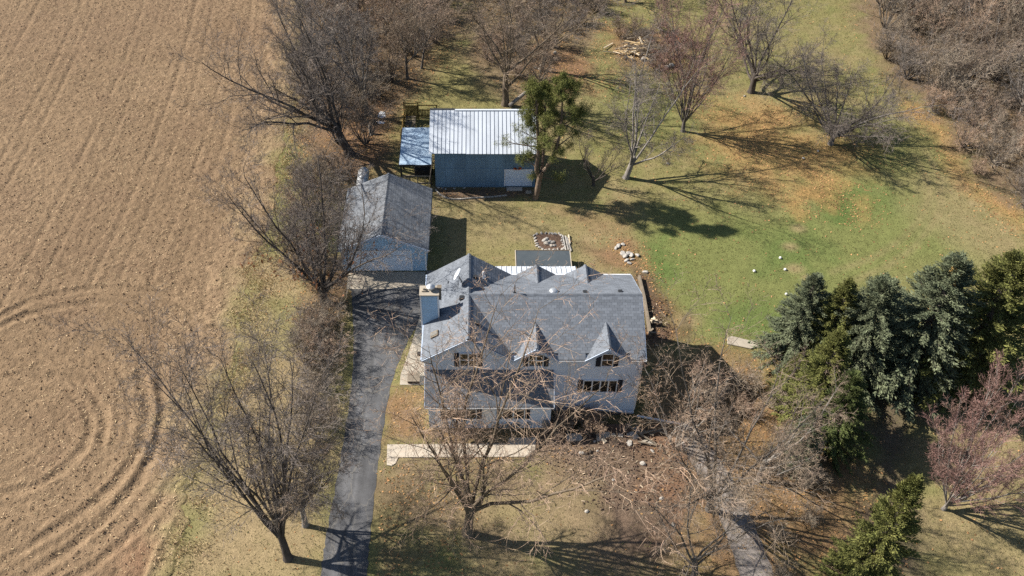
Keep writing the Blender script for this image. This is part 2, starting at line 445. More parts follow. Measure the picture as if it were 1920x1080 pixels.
lay(GREEN * 0.85, np.clip((fbm(X, Y, 0.9, 4, 131) - 0.54) * 6.0, 0, 1) * 0.4)
lay(GREEN, np.clip((nB - 0.52) * 4, 0, 1) * 0.35)
def patch(c, px, w=2.0, amp=3.0, op=1.0, n=None):
    n = nB if n is None else n
    lay(c, soft(poly_sd(X, Y, pp(*px)), w, n, amp) * op)
# lawn behind the house: greener in the middle, tired towards the edges
patch(GREEN, [(1190, 440), (1260, 400), (1480, 380), (1620, 330), (1740, 360), (1800, 430), (1860, 500), (1700, 520), (1560, 600), (1480, 660), (1300, 670), (1240, 620), (1215, 520)], 5, 4, 0.95)
patch(LUSH, [(1205, 450), (1250, 440), (1265, 520), (1240, 560), (1215, 520)], 2, 3, 0.8)
patch(LUSH, [(1320, 600), (1440, 560), (1490, 600), (1470, 655), (1330, 650)], 2, 3, 0.6)
patch(LUSH, [(1530, 370), (1600, 340), (1660, 360), (1650, 410), (1570, 430)], 3, 5, 0.8)
patch(LUSH, [(1400, 440), (1530, 430), (1560, 490), (1440, 520)], 3, 5, 0.6)
patch(GREEN, [(1560, 200), (1700, 220), (1770, 290), (1720, 330), (1600, 320)], 4, 5, 0.6)
patch(GREEN, [(1110, 150), (1250, 180), (1300, 240), (1200, 280), (1120, 230)], 4, 5, 0.5)
patch(TAN, [(810, 370), (1000, 380), (1180, 430), (1200, 470), (1080, 480), (960, 470), (870, 480), (815, 440)], 3, 4, 0.45)
patch(TAN, [(1700, 330), (1800, 330), (1920, 420), (1920, 500), (1780, 460), (1720, 420)], 4, 6, 0.35)
patch(STRAW, [(1560, 560), (1580, 540), (1600, 545), (1590, 570)], 1, 1, 0.0)
# fallen leaves on the lawn and along the thicket
patch(LEAF, [(1340, 190), (1480, 200), (1520, 260), (1640, 270), (1560, 330), (1470, 370), (1380, 320), (1330, 260)], 6, 8, 0.70, nB)
patch(LEAF, [(1480, 350), (1540, 320), (1580, 350), (1500, 390)], 3, 5, 0.6)
patch(LEAF, [(1590, 370), (1630, 365), (1640, 420), (1610, 420)], 1.5, 3, 0.65)
patch(LEAF, [(1700, 190), (1760, 215), (1800, 280), (1815, 330), (1920, 400), (1920, 430), (1830, 370), (1780, 320), (1750, 250), (1690, 215)], 2, 2, 0.8)
patch(OLIVE, [(1660, 240), (1730, 230), (1770, 290), (1700, 320)], 3, 4, 0.6)
# wood floor
patch(WOOD, [(545, -30), (860, -30), (850, 120), (800, 170), (760, 200), (720, 260), (720, 320), (660, 350), (560, 330), (535, 200)], 3, 5, 0.9)
patch(RUST, [(640, 150), (740, 200), (720, 320), (650, 330), (590, 250)], 3, 5, 0.5)
patch(WOOD, [(880, -30), (1130, -30), (1120, 120), (1040, 190), (960, 200), (890, 150), (870, 60)], 3, 5, 0.75)
patch(OLIVE, [(830, 80), (890, 170), (950, 200), (860, 215), (760, 215), (800, 170)], 3, 4, 0.8)
patch(RUST, [(1000, 90), (1110, 100), (1110, 175), (1020, 165)], 2, 4, 0.65)
patch(WOOD, [(1600, -30), (2100, -30), (2100, 420), (1920, 390), (1830, 350), (1800, 290), (1750, 200), (1680, 170), (1620, 80)], 3, 4, 0.9)
patch(RUST, [(1140, 60), (1290, 60), (1290, 130), (1150, 130)], 2, 3, 0.65)
# beds, mulch and bare earth
patch(DIRT, [(815, 352), (1000, 352), (1000, 365), (940, 372), (860, 375), (820, 366)], 0.8, 0.8, 0.9)
patch(RUST, [(1130, 455), (1195, 450), (1215, 520), (1190, 520), (1130, 500), (1110, 470)], 2, 3, 0.7)
patch(RUST, [(1040, 395), (1180, 400), (1180, 440), (1090, 430)], 3, 4, 0.45)
patch(DIRT * 0.7, [(1180, 498), (1215, 512), (1240, 550), (1258, 600), (1262, 640), (1215, 650), (1195, 560)], 1.0, 1.6, 0.95)
patch(RUST * 0.75, [(1205, 520), (1240, 540), (1300, 610), (1250, 640), (1225, 560)], 1.5, 2.0, 0.6)
patch(DIRT, [(1010, 790), (1200, 790), (1330, 800), (1340, 900), (1300, 1000), (1240, 1090), (1130, 1030), (1100, 920), (1000, 850)], 3, 3, 0.9)
patch(RUST, [(690, 730), (800, 730), (805, 800), (1050, 800), (1040, 820), (720, 825)], 1.5, 2, 0.75)
patch(WOOD, [(690, 880), (830, 870), (1000, 880), (900, 1000), (700, 1060), (680, 960)], 4, 5, 0.75)
patch(DIRT * 1.1, [(880, 860), (1130, 840), (1150, 1090), (900, 1090), (960, 980)], 4, 7, 0.5)
patch(TAN, [(840, 900), (1080, 870), (1110, 1000), (1000, 1090), (840, 1080)], 4, 5, 0.45)
patch(RUST, [(1200, 650), (1330, 640), (1460, 660), (1500, 800), (1640, 900), (1620, 1090), (1300, 1090), (1230, 850)], 4, 5, 0.7)
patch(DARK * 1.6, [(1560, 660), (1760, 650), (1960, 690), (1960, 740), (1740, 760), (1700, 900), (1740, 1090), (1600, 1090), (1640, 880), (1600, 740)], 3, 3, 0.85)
patch(TAN, [(1760, 760), (1960, 740), (1960, 1090), (1800, 1090), (1730, 980)], 4, 4, 0.6)
patch(TAN, [(470, 480), (580, 480), (620, 700), (600, 1090), (330, 1090), (420, 760), (460, 600)], 3, 3, 0.85)
patch(GREEN, [(485, 560), (560, 560), (580, 640), (500, 660)], 3, 4, 0.5)
patch(WOOD, [(560, 480), (660, 480), (660, 560), (640, 640), (590, 800), (560, 760), (590, 620)], 1.5, 2, 0.7)
patch(RUST * 0.8, [(550, 470), (655, 480), (650, 580), (580, 590)], 2, 3, 0.5)
patch(STRAW, [(715, 640), (745, 620), (740, 700), (720, 740), (705, 800), (700, 720)], 0.8, 0.8, 0.5)
# worn wheel tracks curving over the lawn, bare spots
for trk in ([(1560, 510), (1640, 480), (1700, 440), (1735, 390), (1740, 340), (1715, 290)], [(1590, 530), (1670, 495), (1725, 450), (1760, 395), (1762, 340), (1735, 280)]):
    d = line_d(X, Y, smooth_poly(pp(*trk)))
    lay(STRAW * 0.9, np.clip(1 - d / 0.6, 0, 1) * 0.38 * (0.4 + nC))
for (u, v, r) in ((1497, 428, .8), (1482, 462, .8), (1490, 503, .9), (1512, 520, .5), (1290, 600, 1.2)):
    p = G(u, v); lay(STRAW, np.clip(1.3 - np.hypot(X - p.x, (Y - p.y) * 1.3) / r, 0, 1) * 0.75)
for rx in (0, 1):
    p = pp((1285 + 10 * rx, 590), (1280 + 12 * rx, 640)); lay(DARK, np.clip(1 - line_d(X, Y, p) / 0.3, 0, 1) * 0.6)
col *= (0.86 + 0.28 * nC)[..., None]
ny, nx = X.shape
ii = (np.arange(ny - 1)[:, None] * nx + np.arange(nx - 1)[None, :]).ravel()
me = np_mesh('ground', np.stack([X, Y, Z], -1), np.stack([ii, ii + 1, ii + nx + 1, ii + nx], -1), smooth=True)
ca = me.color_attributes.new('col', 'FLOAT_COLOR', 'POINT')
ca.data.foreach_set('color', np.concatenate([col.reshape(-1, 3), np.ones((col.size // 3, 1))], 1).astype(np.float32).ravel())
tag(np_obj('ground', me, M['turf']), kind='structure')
tag(bpy.data.objects['ground'], 'winter lawn, leaf litter and bare earth around the buildings')

# ------------------------------------------------------------------ tilled field
ft = np.concatenate([[-0.35, 0.0], np.arange(0.13, 47, 0.13), [48, 50, 55, 70, 120, 300, 900]])
fy = np.concatenate([[-300, -80, 0, 15, 22], np.arange(25, 111, 0.15), [113, 120, 140, 200, 500, 1500]])
T, FY = np.meshgrid(ft, fy)
FX = EDGE(FY) - T
FX[FX < -30] -= 0
in_loop = pp((0, 1095), (0, 600), (60, 566), (130, 548), (200, 541), (270, 546), (330, 565), (385, 605), (420, 680), (425, 760), (410, 850), (380, 960), (350, 1095))
core = smooth_poly(pp((-140, 760), (-40, 735), (40, 735), (85, 775), (75, 840), (10, 880), (-120, 900)), 5)
dcore = line_d(FX, FY, core)
lm = np.clip(0.5 - poly_sd(FX, FY, in_loop) / 1.2, 0, 1)
wob = (fbm(FX, FY, 0.25, 3, 3) - 0.5)
TR = -19.4 - 0.0021 * np.clip(FY - 62, 0, 90) ** 2 * 0.75 - FX
rowS = np.sin((TR + wob * 0.10) * 2 * math.pi / 0.76)
rowC = np.sin((dcore + wob * 0.4) * 2 * math.pi / 0.74)
rows = rowS * (1 - lm) + 3.0 * rowC * lm
n1 = fbm(FX, FY, 2.3, 3, 51); n2 = fbm(FX, FY, 0.09, 3, 61); n3 = vnoise(FX * 6.5, FY * 6.5, 71)
rowamp = 0.002 + 0.007 * np.clip(fbm(FX, FY, 0.11, 2, 65) * 2 - 0.6, 0, 1)
FZ = 0.06 + rows * rowamp + (n1 - 0.5) * 0.07 + (n3 - 0.5) * 0.09 + np.random.RandomState(3).rand(*FX.shape) * 0.075
fc = np.empty(FX.shape + (3,)); SOIL = np.array((0.196, 0.134, 0.080)); PALE = np.array((0.242, 0.168, 0.102)); DSOIL = np.array((0.175, 0.116, 0.073))
fc[:] = SOIL
def flay(c, a):
    a = np.clip(a, 0, 1)[..., None]; fc[:] = fc * (1 - a) + np.asarray(c) * a
flay(PALE, np.clip(n2 * 2.4 - 0.75, 0, 1) * 0.5)
flay(DSOIL, np.clip(fbm(FX, FY, 0.3, 4, 77) * 3 - 1.55, 0, 1) * 0.5)
# wheel ruts: straight ones along the rows and the turning loops at the headland
ruts = []
for t in (6.2, 8.3, 11.0, 13.2, 17.5, 19.8, 25.5, 27.6, 33.0, 35.2, 40.5):
    ruts.append((np.abs(TR - t + wob * 0.12) + lm * 99, 0.18, 0.27 + 0.25 * (int(t * 10) % 3 == 0)))
for q in ([(-60, 640), (0, 598), (60, 566), (130, 549), (200, 543), (270, 548), (330, 566), (385, 604)],
          [(-20, 625), (40, 597), (120, 577), (200, 570), (260, 580), (320, 605), (350, 640)],
          [(20, 705), (90, 718), (145, 745), (172, 790), (160, 840), (115, 885), (60, 915), (0, 930)],
          [(100, 705), (160, 728), (195, 780), (190, 830)],
          [(262, 700), (277, 770), (262, 840), (215, 910), (150, 965), (80, 1010), (0, 1060)],
          [(300, 690), (305, 780), (285, 860), (240, 930), (170, 1000), (90, 1060), (30, 1090)],
          [(370, 830), (330, 900), (270, 980), (180, 1060), (120, 1095)], [(390, 840), (365, 930), (310, 1040), (290, 1095)]):
    ruts.append((line_d(FX, FY, smooth_poly(pp(*q), 5)), 0.34, 1.35))
for d, w, k in ruts:
    g = np.exp(-(d / w) ** 2)
    lug = 0.75 + 0.5 * vnoise(FX * 3.1, FY * 3.1, 91)
    g = g * np.clip(fbm(FX, FY, 0.3, 3, 411) * 3.2 - 0.75, 0.25, 1.1)
    FZ -= g * 0.085 * k * lug
    FZ += np.exp(-((d - 0.55) / 0.22) ** 2) * 0.055 * k * lug
    FZ -= g * (FZ - (-0.02)) * 0.25
    flay(PALE, g * 0.3 * k)
edge_band = np.exp(-((T - 2.2) / 2.4) ** 2)
flay(PALE * 1.04, edge_band * 0.75)
FZ -= np.exp(-((T - 1.6 + wob * .5) / 0.3) ** 2) * 0.05 + np.exp(-((T - 3.4 + wob * .5) / 0.3) ** 2) * 0.05
p = G(285, 1050)
flay(DSOIL * 1.0 + np.array((0.03, -0.01, -0.01)), np.exp(-(((FX - p.x) / 2.2) ** 2 + ((FY - p.y) / 2.0) ** 2)) * 0.6)
FZ = np.where((T >= 0) & (T < 1.2), 0.03 + (FZ - 0.03) * np.clip(T / 1.2, 0.1, 1), FZ)
FZ = np.where(T < 0, -0.28, FZ)
FZ = np.where((T > 47.5) | (FY < 24) | (FY > 112), 0.02, FZ)
nE = fbm(FX, FY, 0.45, 4, 88)
flay(TAN, np.clip(1.15 - T / 2.6 + (nE - .5) * 3.0, 0, 1) * 0.85)
flay(OLIVE, np.clip(0.7 - T / 1.6 + (nE - .5) * 2.6, 0, 1) * 0.6)
flay(DSOIL, np.clip(fbm(FX, FY, 0.05, 3, 177) * 3.4 - 1.75, 0, 1) * 0.45)
fc *= (0.74 + 0.52 * n1)[..., None]
ny, nx = FX.shape
ii = (np.arange(ny - 1)[:, None] * nx + np.arange(nx - 1)[None, :]).ravel()
me = np_mesh('field', np.stack([FX, FY, FZ], -1), np.stack([ii, ii + nx, ii + nx + 1, ii + 1], -1), smooth=True)
ca = me.color_attributes.new('col', 'FLOAT_COLOR', 'POINT')
ca.data.foreach_set('color', np.concatenate([fc.reshape(-1, 3), np.ones((fc.size // 3, 1))], 1).astype(np.float32).ravel())
tag(np_obj('field', me, M['tilled_soil']), 'brown tilled field with wheel ruts turning at its corner', kind='structure')
FZc, ftc, fyc = FZ, ft, fy
def field_z(t, y):
    i = np.clip(np.searchsorted(ftc, t), 1, len(ftc) - 1); j = np.clip(np.searchsorted(fyc, y), 1, len(fyc) - 1)
    return FZc[j, i]
# clods and straw left on the field
rs = np.random.RandomState(4)
def in_view(x, y, pad=2.0):
    d = y * _c + CAM_H * _s
    return (np.abs(PX0 + F_PX * x / d - 960) < 960 + pad * 25)
n = 70000
t = rs.rand(n) * 46.5 + 0.05; y = 26 + rs.rand(n) * 84
k = rs.rand(n) < 0.25 + 0.75 * fbm(t, y, 0.35, 3, 99)
k &= in_view(EDGE(y) - t, y)
t, y = t[k], y[k]; x = EDGE(y) - t; z = field_z(t, y)
sz = 0.022 + 0.055 * rs.rand(len(t)) ** 2.5
base = np.stack([x, y, z + sz * 0.25], -1)
tet = np.array([(1, 0, -.5), (-.6, .9, -.5), (-.6, -.9, -.5), (0.1, 0.1, .9)])
ang = rs.rand(len(t)) * 6.28; ca_, sa_ = np.cos(ang), np.sin(ang)
jit = tet[None] * (0.7 + 0.6 * rs.rand(len(t), 4, 3))
v = np.stack([jit[..., 0] * ca_[:, None] - jit[..., 1] * sa_[:, None], jit[..., 0] * sa_[:, None] + jit[..., 1] * ca_[:, None], jit[..., 2]], -1) * sz[:, None, None] + base[:, None]
o4 = np.arange(len(t))[:, None] * 4
me = np_mesh('soil_clods', v, None, np.concatenate([o4 + np.array([0, 1, 3]), o4 + np.array([1, 2, 3]), o4 + np.array([2, 0, 3])]))
tag(np_obj('soil_clods', me, M['clod']), 'loose brown clods over the tilled field', 'clods', kind='stuff')
n = 42000
t = rs.rand(n) * 46.5 + 0.1; y = 26 + rs.rand(n) * 84
k = rs.rand(n) < np.clip(fbm(t, y, 0.25, 3, 199) * 2.2 - 0.5, 0.1, 1)
k &= in_view(EDGE(y) - t, y)
t, y = t[k], y[k]; x = EDGE(y) - t; z = field_z(t, y) + 0.03
def flakes(x, y, z, L, Wd, rs, tilt=0.35):
    n = len(x); a = rs.rand(n) * 6.28
    dx = np.stack([np.cos(a), np.sin(a), rs.randn(n) * tilt], -1); dy = np.stack([-np.sin(a), np.cos(a), rs.randn(n) * tilt], -1)
    c = np.stack([x, y, z], -1); hl = (L * (0.6 + 0.8 * rs.rand(n)) / 2)[:, None]; hw = (Wd * (0.6 + 0.8 * rs.rand(n)) / 2)[:, None]
    v = np.stack([c - dx * hl - dy * hw, c + dx * hl - dy * hw * .8, c + dx * hl * .9 + dy * hw, c - dx * hl * .9 + dy * hw], 1)
    return v, np.arange(n * 4).reshape(-1, 4)
v, q = flakes(x, y, z, 0.16, 0.028, rs)
tag(np_obj('straw_residue', np_mesh('straw_residue', v, q), M['stubble']), 'pale straw bits scattered over the tilled field', 'straw', kind='stuff')

# ------------------------------------------------------------------ drive, apron, paths
def strip_sheet(name, m, left, right, z, label, colf, n_across=14, per=10, crown=0.03):
    Lp = smooth_poly([Vector((a, b, 0)) for a, b in left], per); Rp = smooth_poly([Vector((a, b, 0)) for a, b in right], per)
    vs, cs = [], []
    nr = len(Lp)
    for i in range(nr):
        for j in range(n_across + 1):
            t = j / n_across
            p = Lp[i].lerp(Rp[i], t)
            e = 0.04 * math.sin(i * 1.7) + 0.03 * math.sin(i * 3.1 + 1)
            if j == 0: p = p + Vector((e, 0, 0))
            if j == n_across: p = p - Vector((e, 0, 0))
            vs.append((p.x, p.y, z + crown * math.sin(math.pi * t))); cs.append(colf(t, p.x, p.y))
    # a short skirt down into the ground along both sides
    qs = [(i * (n_across + 1) + j, i * (n_across + 1) + j + 1, (i + 1) * (n_across + 1) + j + 1, (i + 1) * (n_across + 1) + j) for i in range(nr - 1) for j in range(n_across)]
    b0 = len(vs)
    for j in (0, n_across):
        for i in range(nr):
            a = vs[i * (n_across + 1) + j]; vs.append((a[0], a[1], -0.15)); cs.append(cs[i * (n_across + 1) + j])
    for s_, j in enumerate((0, n_across)):
        for i in range(nr - 1):
            qs.append((i * (n_across + 1) + j, (i + 1) * (n_across + 1) + j, b0 + s_ * nr + i + 1, b0 + s_ * nr + i))
    me = np_mesh(name, vs, qs)
    bm = bmesh.new(); bm.from_mesh(me); bmesh.ops.recalc_face_normals(bm, faces=bm.faces); bm.to_mesh(me); bm.free()
    ca = me.color_attributes.new('col', 'FLOAT_COLOR', 'POINT')
    ca.data.foreach_set('color', np.array([(*c, 1) for c in cs], dtype=np.float32).ravel())
    return tag(np_obj(name, me, m), label, kind='structure')
def drive_col(t, x, y):
    k = 0.078 + 0.05 * (math.exp(-((t - 0.52) / 0.05) ** 2) * (1 if math.sin(y * 1.3) > -0.6 else 0.3) + 0.7 * math.exp(-((t - 0.28) / 0.10) ** 2) + 0.5 * math.exp(-((t - 0.78) / 0.12) ** 2)) + 0.012 * math.sin(y * 0.9 + 5 * t) + 0.012 * rnd.random()
    return (k * 1.0, k * 1.0, k * 1.03)
strip_sheet('driveway', M['asphalt'], [(-10.75, 54.35), (-10.35, 51.5), (-9.95, 48.35), (-9.65, 44.0), (-9.70, 37.6), (-9.95, 31.3), (-9.95, 28.3), (-9.8, 20), (-9.4, 8), (-9.0, -20)],
            [(-4.75, 54.35), (-4.85, 50.8), (-5.67, 48.35), (-6.65, 44.0), (-7.02, 37.6), (-7.1, 31.3), (-7.05, 28.3), (-6.7, 20), (-6.3, 8), (-6, -20)], 0.012, 'grey asphalt drive running up to the garage', drive_col)
def old_col(t, x, y):
    k = 0.125 + 0.05 * rnd.random() + 0.06 * math.sin(t * 3.14); return (k * 1.14, k, k * 0.9)
strip_sheet('gravel_path', M['asphalt'], [(13.9, 40.5), (14.3, 38.0), (15.2, 35.0), (15.9, 31.5), (16.3, 27), (16.6, 20)], [(15.4, 40.3), (16.3, 38.0), (17.4, 35.0), (18.0, 31.5), (18.5, 27), (18.9, 20)], 0.012, 'grey worn path under the bare trees beside the house', old_col, crown=0.02)
def slab_sheet(name, pts, z, m, label, depth=0.2):
    return tag(MB().prism([(p[0], p[1], z - depth) for p in pts], (0, 0, depth)).build(name, m), label, kind='structure')
slab_sheet('concrete_apron', [(-11.2, 56.45), (-11.15, 54.3), (-4.7, 54.3), (-4.62, 56.45)], 0.045, M['concrete'], 'stained concrete apron before the garage door')
pav = tag(slab_sheet('front_path', [(-6.55, 38.35), (-6.45, 36.6), (-6.1, 36.55), (-5.85, 36.75), (-5.7, 37.25), (3.1, 37.3), (3.5, 37.4), (3.85, 37.7), (3.98, 38.95), (2.1, 38.95), (1.9, 38.45)], 0.05, M['concrete_pale'], 'pale concrete path across the front yard'), kind='structure')
for xx in (-5.2, -3.6, -2.0, -0.4, 1.2, 2.7):   # the path's control joints, raised lips of the slabs
    MB().bx(xx - 0.012, xx + 0.012, 37.3, 38.3, 0.0495, 0.054).build('joint', M['foundation'], pav)
slab_sheet('side_patio', [(-4.85, 51.2), (-5.38, 48.0), (-5.85, 45.6), (-6.02, 44.9), (-6.02, 43.85), (-3.8, 43.85), (-3.8, 51.2)], 0.055, M['concrete'], 'tan concrete strip along the side of the house')
MB_cover = MB().bx(-5.42, -4.55, 43.95, 44.8, 0.05, 0.30)
t_ = thing('hatch_box', (-5.0, 44.4, 0.05), 'brown square wooden hatch on the concrete strip', 'hatch')
MB_cover.build('box', M['wood_dark'], t_)
for i in range(5):
    MB().bx(-5.45, -4.52, 43.93 + i * 0.18, 44.10 + i * 0.18, 0.305, 0.335).build('plank', M['wood_grey'], t_)
# ------------------------------------------------------------------ building kit
def shingle_part(name, m, parent, planes, course=0.21, tab=0.37, seed=1, lift=0.006):
    """overlapping shingle tabs on sloping planes; plane = (A eave start, B eave end, C ridge end, D ridge start)"""
    rg = random.Random(seed)
    vs, qs = [], []
    for A, B, Cc, D in planes:
        A, B, Cc, D = Vector(A), Vector(B), Vector(Cc), Vector(D)
        base = (B - A) if (B - A).length > (Cc - D).length else (Cc - D)
        u = base.normalized()
        mid = ((D - A) - (D - A).dot(u) * u)
        H = mid.length; w = mid.normalized(); nrm = u.cross(w)
        if nrm.z < 0: nrm = -nrm
        nr = max(1, round(H / course)); h = H / nr
        def LR(t):
            return (A.lerp(D, t) - A).dot(u), (B.lerp(Cc, t) - A).dot(u)
        for r in range(nr):
            t0, t1 = r / nr, min(1.0, (r + 1.25) / nr)
            l0, r0 = LR(t0); l1, r1 = LR(t1)
            lo = min(l0, l1); hi = max(r0, r1)
            x = math.floor(lo / tab) * tab + (0.5 * tab if r % 2 else 0) - tab + rg.uniform(-.03, .03)
            while x < hi:
                a0, a1 = max(x, l0), min(x + tab - 0.012, r0)
                b0, b1 = max(x, l1), min(x + tab - 0.012, r1)
                x += tab
                if a1 - a0 < 0.01 and b1 - b0 < 0.01: continue
                a1 = max(a0, a1); b1 = max(b0, b1)
                th = 0.003 + rg.uniform(0, 0.005)
                P0 = A + u * a0 + w * (r * h); P1 = A + u * a1 + w * (r * h)
                P2 = A + u * b1 + w * (t1 * H); P3 = A + u * b0 + w * (t1 * H)
                n = len(vs)
                vs += [P0 + nrm * (lift + th), P1 + nrm * (lift + th), P2 + nrm * lift, P3 + nrm * lift, P0 + nrm * (lift - .004), P1 + nrm * (lift - .004)]
                qs += [(n, n + 1, n + 2, n + 3), (n + 4, n + 5, n + 1, n)]
    b = WL.get(parent, Vector((0, 0, 0)))
    me = np_mesh(name, [p - b for p in vs], qs)
    return tag(np_obj(name, me, m, parent), kind='stuff')
def deck_part(name, m, parent, planes, th=0.14):
    mb = MB()
    for pl in planes:
        pts = []
        for p in pl:
            p = Vector(p) - Vector((0, 0, 0.004))
            if not pts or (p - pts[-1]).length > 0.01: pts.append(p)
        if (pts[0] - pts[-1]).length < 0.01: pts.pop()
        mb.prism(pts, (0, 0, -th))
    return mb.build(name, m, parent)
def siding_part(name, m, parent, walls, lap=0.19):
    """lap boards on convex wall outlines; wall = (origin, along, outward, [(u, z)...])"""
    vs, qs = [], []
    for o, ud, nd_, poly in walls:
        o, ud, nd_ = Vector(o), Vector(ud), Vector(nd_)
        zs = [p[1] for p in poly]; z = min(zs); top = max(zs)
        def span(zz):
            xs = []
            for i in range(len(poly)):
                (a, b), (c, d) = poly[i], poly[(i + 1) % len(poly)]
                if b == d:
                    if abs(b - zz) < 1e-6: xs += [a, c]
                elif min(b, d) - 1e-9 <= zz <= max(b, d) + 1e-9:
                    xs.append(a + (c - a) * (zz - b) / (d - b))
            return (min(xs), max(xs)) if xs else None
        while z < top - 0.01:
            z1 = min(z + lap, top)
            s0, s1 = span(z), span(z1 - 1e-6)
            if s0 and s1:
                n = len(vs)
                f = lambda uu, zz, out: o + ud * uu + Vector((0, 0, zz)) + nd_ * out
                vs += [f(s0[0], z, .028), f(s0[1], z, .028), f(s1[1], z1, .008), f(s1[0], z1, .008), f(s0[0], z, .0), f(s0[1], z, .0)]
                qs += [(n, n + 1, n + 2, n + 3), (n + 4, n + 5, n + 1, n)]
            z = z1
    b = WL.get(parent, Vector((0, 0, 0)))
    me = np_mesh(name, [p - b for p in vs], qs)
    return tag(np_obj(name, me, m, parent), kind='stuff')
def window_part(parent, x0, x1, z0, z1, y, n=1, sash=True, shutters=0.0):
    """a front-facing window: white frame standing proud, glass set back, shutters beside it"""
    fr = MB(); w = 0.07
    fr.bx(x0 - w, x1 + w, y - 0.09, y - 0.01, z0 - w, z0); fr.bx(x0 - w, x1 + w, y - 0.09, y - 0.01, z1, z1 + w)
    fr.bx(x0 - w, x0, y - 0.088, y - 0.01, z0, z1); fr.bx(x1, x1 + w, y - 0.088, y - 0.01, z0, z1)
    pw = (x1 - x0) / n
    for i in range(1, n):
        fr.bx(x0 + i * pw - 0.045, x0 + i * pw + 0.045, y - 0.086, y - 0.01, z0, z1)
    if sash:
        zm = (z0 + z1) / 2; fr.bx(x0, x1, y - 0.075, y - 0.02, zm - 0.03, zm + 0.03)
    f = fr.build('window', M['white_trim'], parent)
    MB().bx(x0 - w - 0.05, x1 + w + 0.05, y - 0.13, y - 0.03, z0 - w - 0.05, z0 - w - 0.003).build('sill', M['white_trim'], f)
    for i in range(n):
        a, b = x0 + i * pw + (0.045 if i else 0), x0 + (i + 1) * pw - (0.045 if i < n - 1 else 0)
        if sash:
            MB().bx(a, b, y - 0.045, y - 0.032, z0, zm - 0.03).build('pane', M['window_glass'], f)
            MB().bx(a, b, y - 0.055, y - 0.042, zm + 0.03, z1).build('pane', M['window_glass'], f)
        else:
            MB().bx(a, b, y - 0.045, y - 0.032, z0, z1).build('pane', M['window_glass'], f)
    if shutters:
        for sx in (x0 - w - shutters - 0.02, x1 + w + 0.02):
            s_ = MB().bx(sx, sx + shutters, y - 0.06, y - 0.03, z0 - 0.06, z1 + 0.06)
            for k in range(9):
                zz = z0 + 0.02 + k * (z1 - z0 - 0.06) / 8.4
                s_.box((sx + shutters / 2, y - 0.066, zz), (shutters - 0.06, 0.02, 0.075), rx=R(-18))
            s_.build('shutter', M['shutter_paint'], parent)
    return f
def roof_point(u, v, f):
    h = 6.0
    for _ in range(40):
        p = G(u, v, h); h = 0.5 * h + 0.5 * f(p.x, p.y)
    return G(u, v, h)

# ------------------------------------------------------------------ the house
ZE, ZR = 5.6, 7.7
XL, XR, XC, XV = -4.0, 11.42, -0.8, 2.4
YF, YB, YM = 41.36, 50.0, 45.68
WY0, WY1, WX0, WX1 = 41.47, 49.75, -3.72, 11.2
house = thing('house', (3.7, 45.7, 0), 'two-storey pale blue house with grey shingle gables and dormers', 'house')
core = MB().bx(WX0, WX1, WY0, WY1, 0.0, 5.5)
core.prism([(WX0, WY0, 5.5), (2.12, WY0, 5.5), (XC, WY0, 7.42)], (0, WY1 - WY0, 0))
core.prism([(WX1, WY0 + 0.01, 5.5), (WX1, WY1 - 0.01, 5.5), (WX1, YM, 7.42)], (-11, 0, 0))
DORM = (3.86, 8.80); DH, DZ = 1.55, 6.78
YD = YF + (DZ - ZE) / ((ZR - ZE) / (YM - YF))
for dx in DORM:
    core.prism([(dx - 1.38, WY0 + 0.003, 5.45), (dx + 1.38, WY0 + 0.003, 5.45), (dx, WY0 + 0.003, 6.5)], (0, 1.6, 0))
core.build('wall', M['siding_pale'], house)
sid = [((0, WY0, 0), (1, 0, 0), (0, -1, 0), [(5.02, 0.72), (6.2, 0.62), (11.2, -0.22), (11.2, 5.58), (5.02, 5.58)]),
       ((0, WY0, 0), (1, 0, 0), (0, -1, 0), [(WX0, 4.4), (5.02, 4.4), (5.02, 5.58), (WX0, 5.58)]),
       ((0, WY0, 0), (1, 0, 0), (0, -1, 0), [(WX0, 5.58), (2.12, 5.58), (XC, 7.5)]),
       ((WX1, 0, 0), (0, 1, 0), (1, 0, 0), [(WY0, -0.22), (WY1, 0.2), (WY1, 5.58), (YM, 7.5), (WY0, 5.58)]),
       ((WX0, 0, 0), (0, 1, 0), (-1, 0, 0), [(WY0, 0.2), (WY1, 0.2), (WY1, 5.58), (WY0, 5.58)])]
for dx in DORM:
    sid.append(((0, WY0, 0), (1, 0, 0), (0, -1, 0), [(dx - 1.38, 5.58), (dx + 1.38, 5.58), (dx, 6.6)]))
siding_part('siding', M['siding_pale'], house, sid)
MB().bx(5.2, 11.12, WY0 + 0.03, WY0 + 0.4, -0.9, 0.7).bx(10.9, 11.15, WY0 + 0.06, WY1 - 0.03, -0.9, 0.3).build('foundation', M['foundation'], house)
sk = MB().beam((5.05, WY0 - 0.05, 0.66), (11.24, WY0 - 0.05, -0.26), 0.06, 0.16)
sk.build('skirt_board', M['white_trim'], house)
for a, b, z0 in ((WX1 + 0.02, WY0 - 0.02, -0.25), (6.2, WY0 - 0.03, 0.6), (WX0 - 0.02, WY0 - 0.02, 4.0)):
    MB().bx(a - 0.07, a + 0.03, b - 0.03, b + 0.09, z0, 5.45).build('corner_board', M['white_trim'], house)
MB().cyl((11.28, 41.55, 5.35), (11.28, 41.55, 0.0), 0.05).build('downspout', M['white_trim'], house)

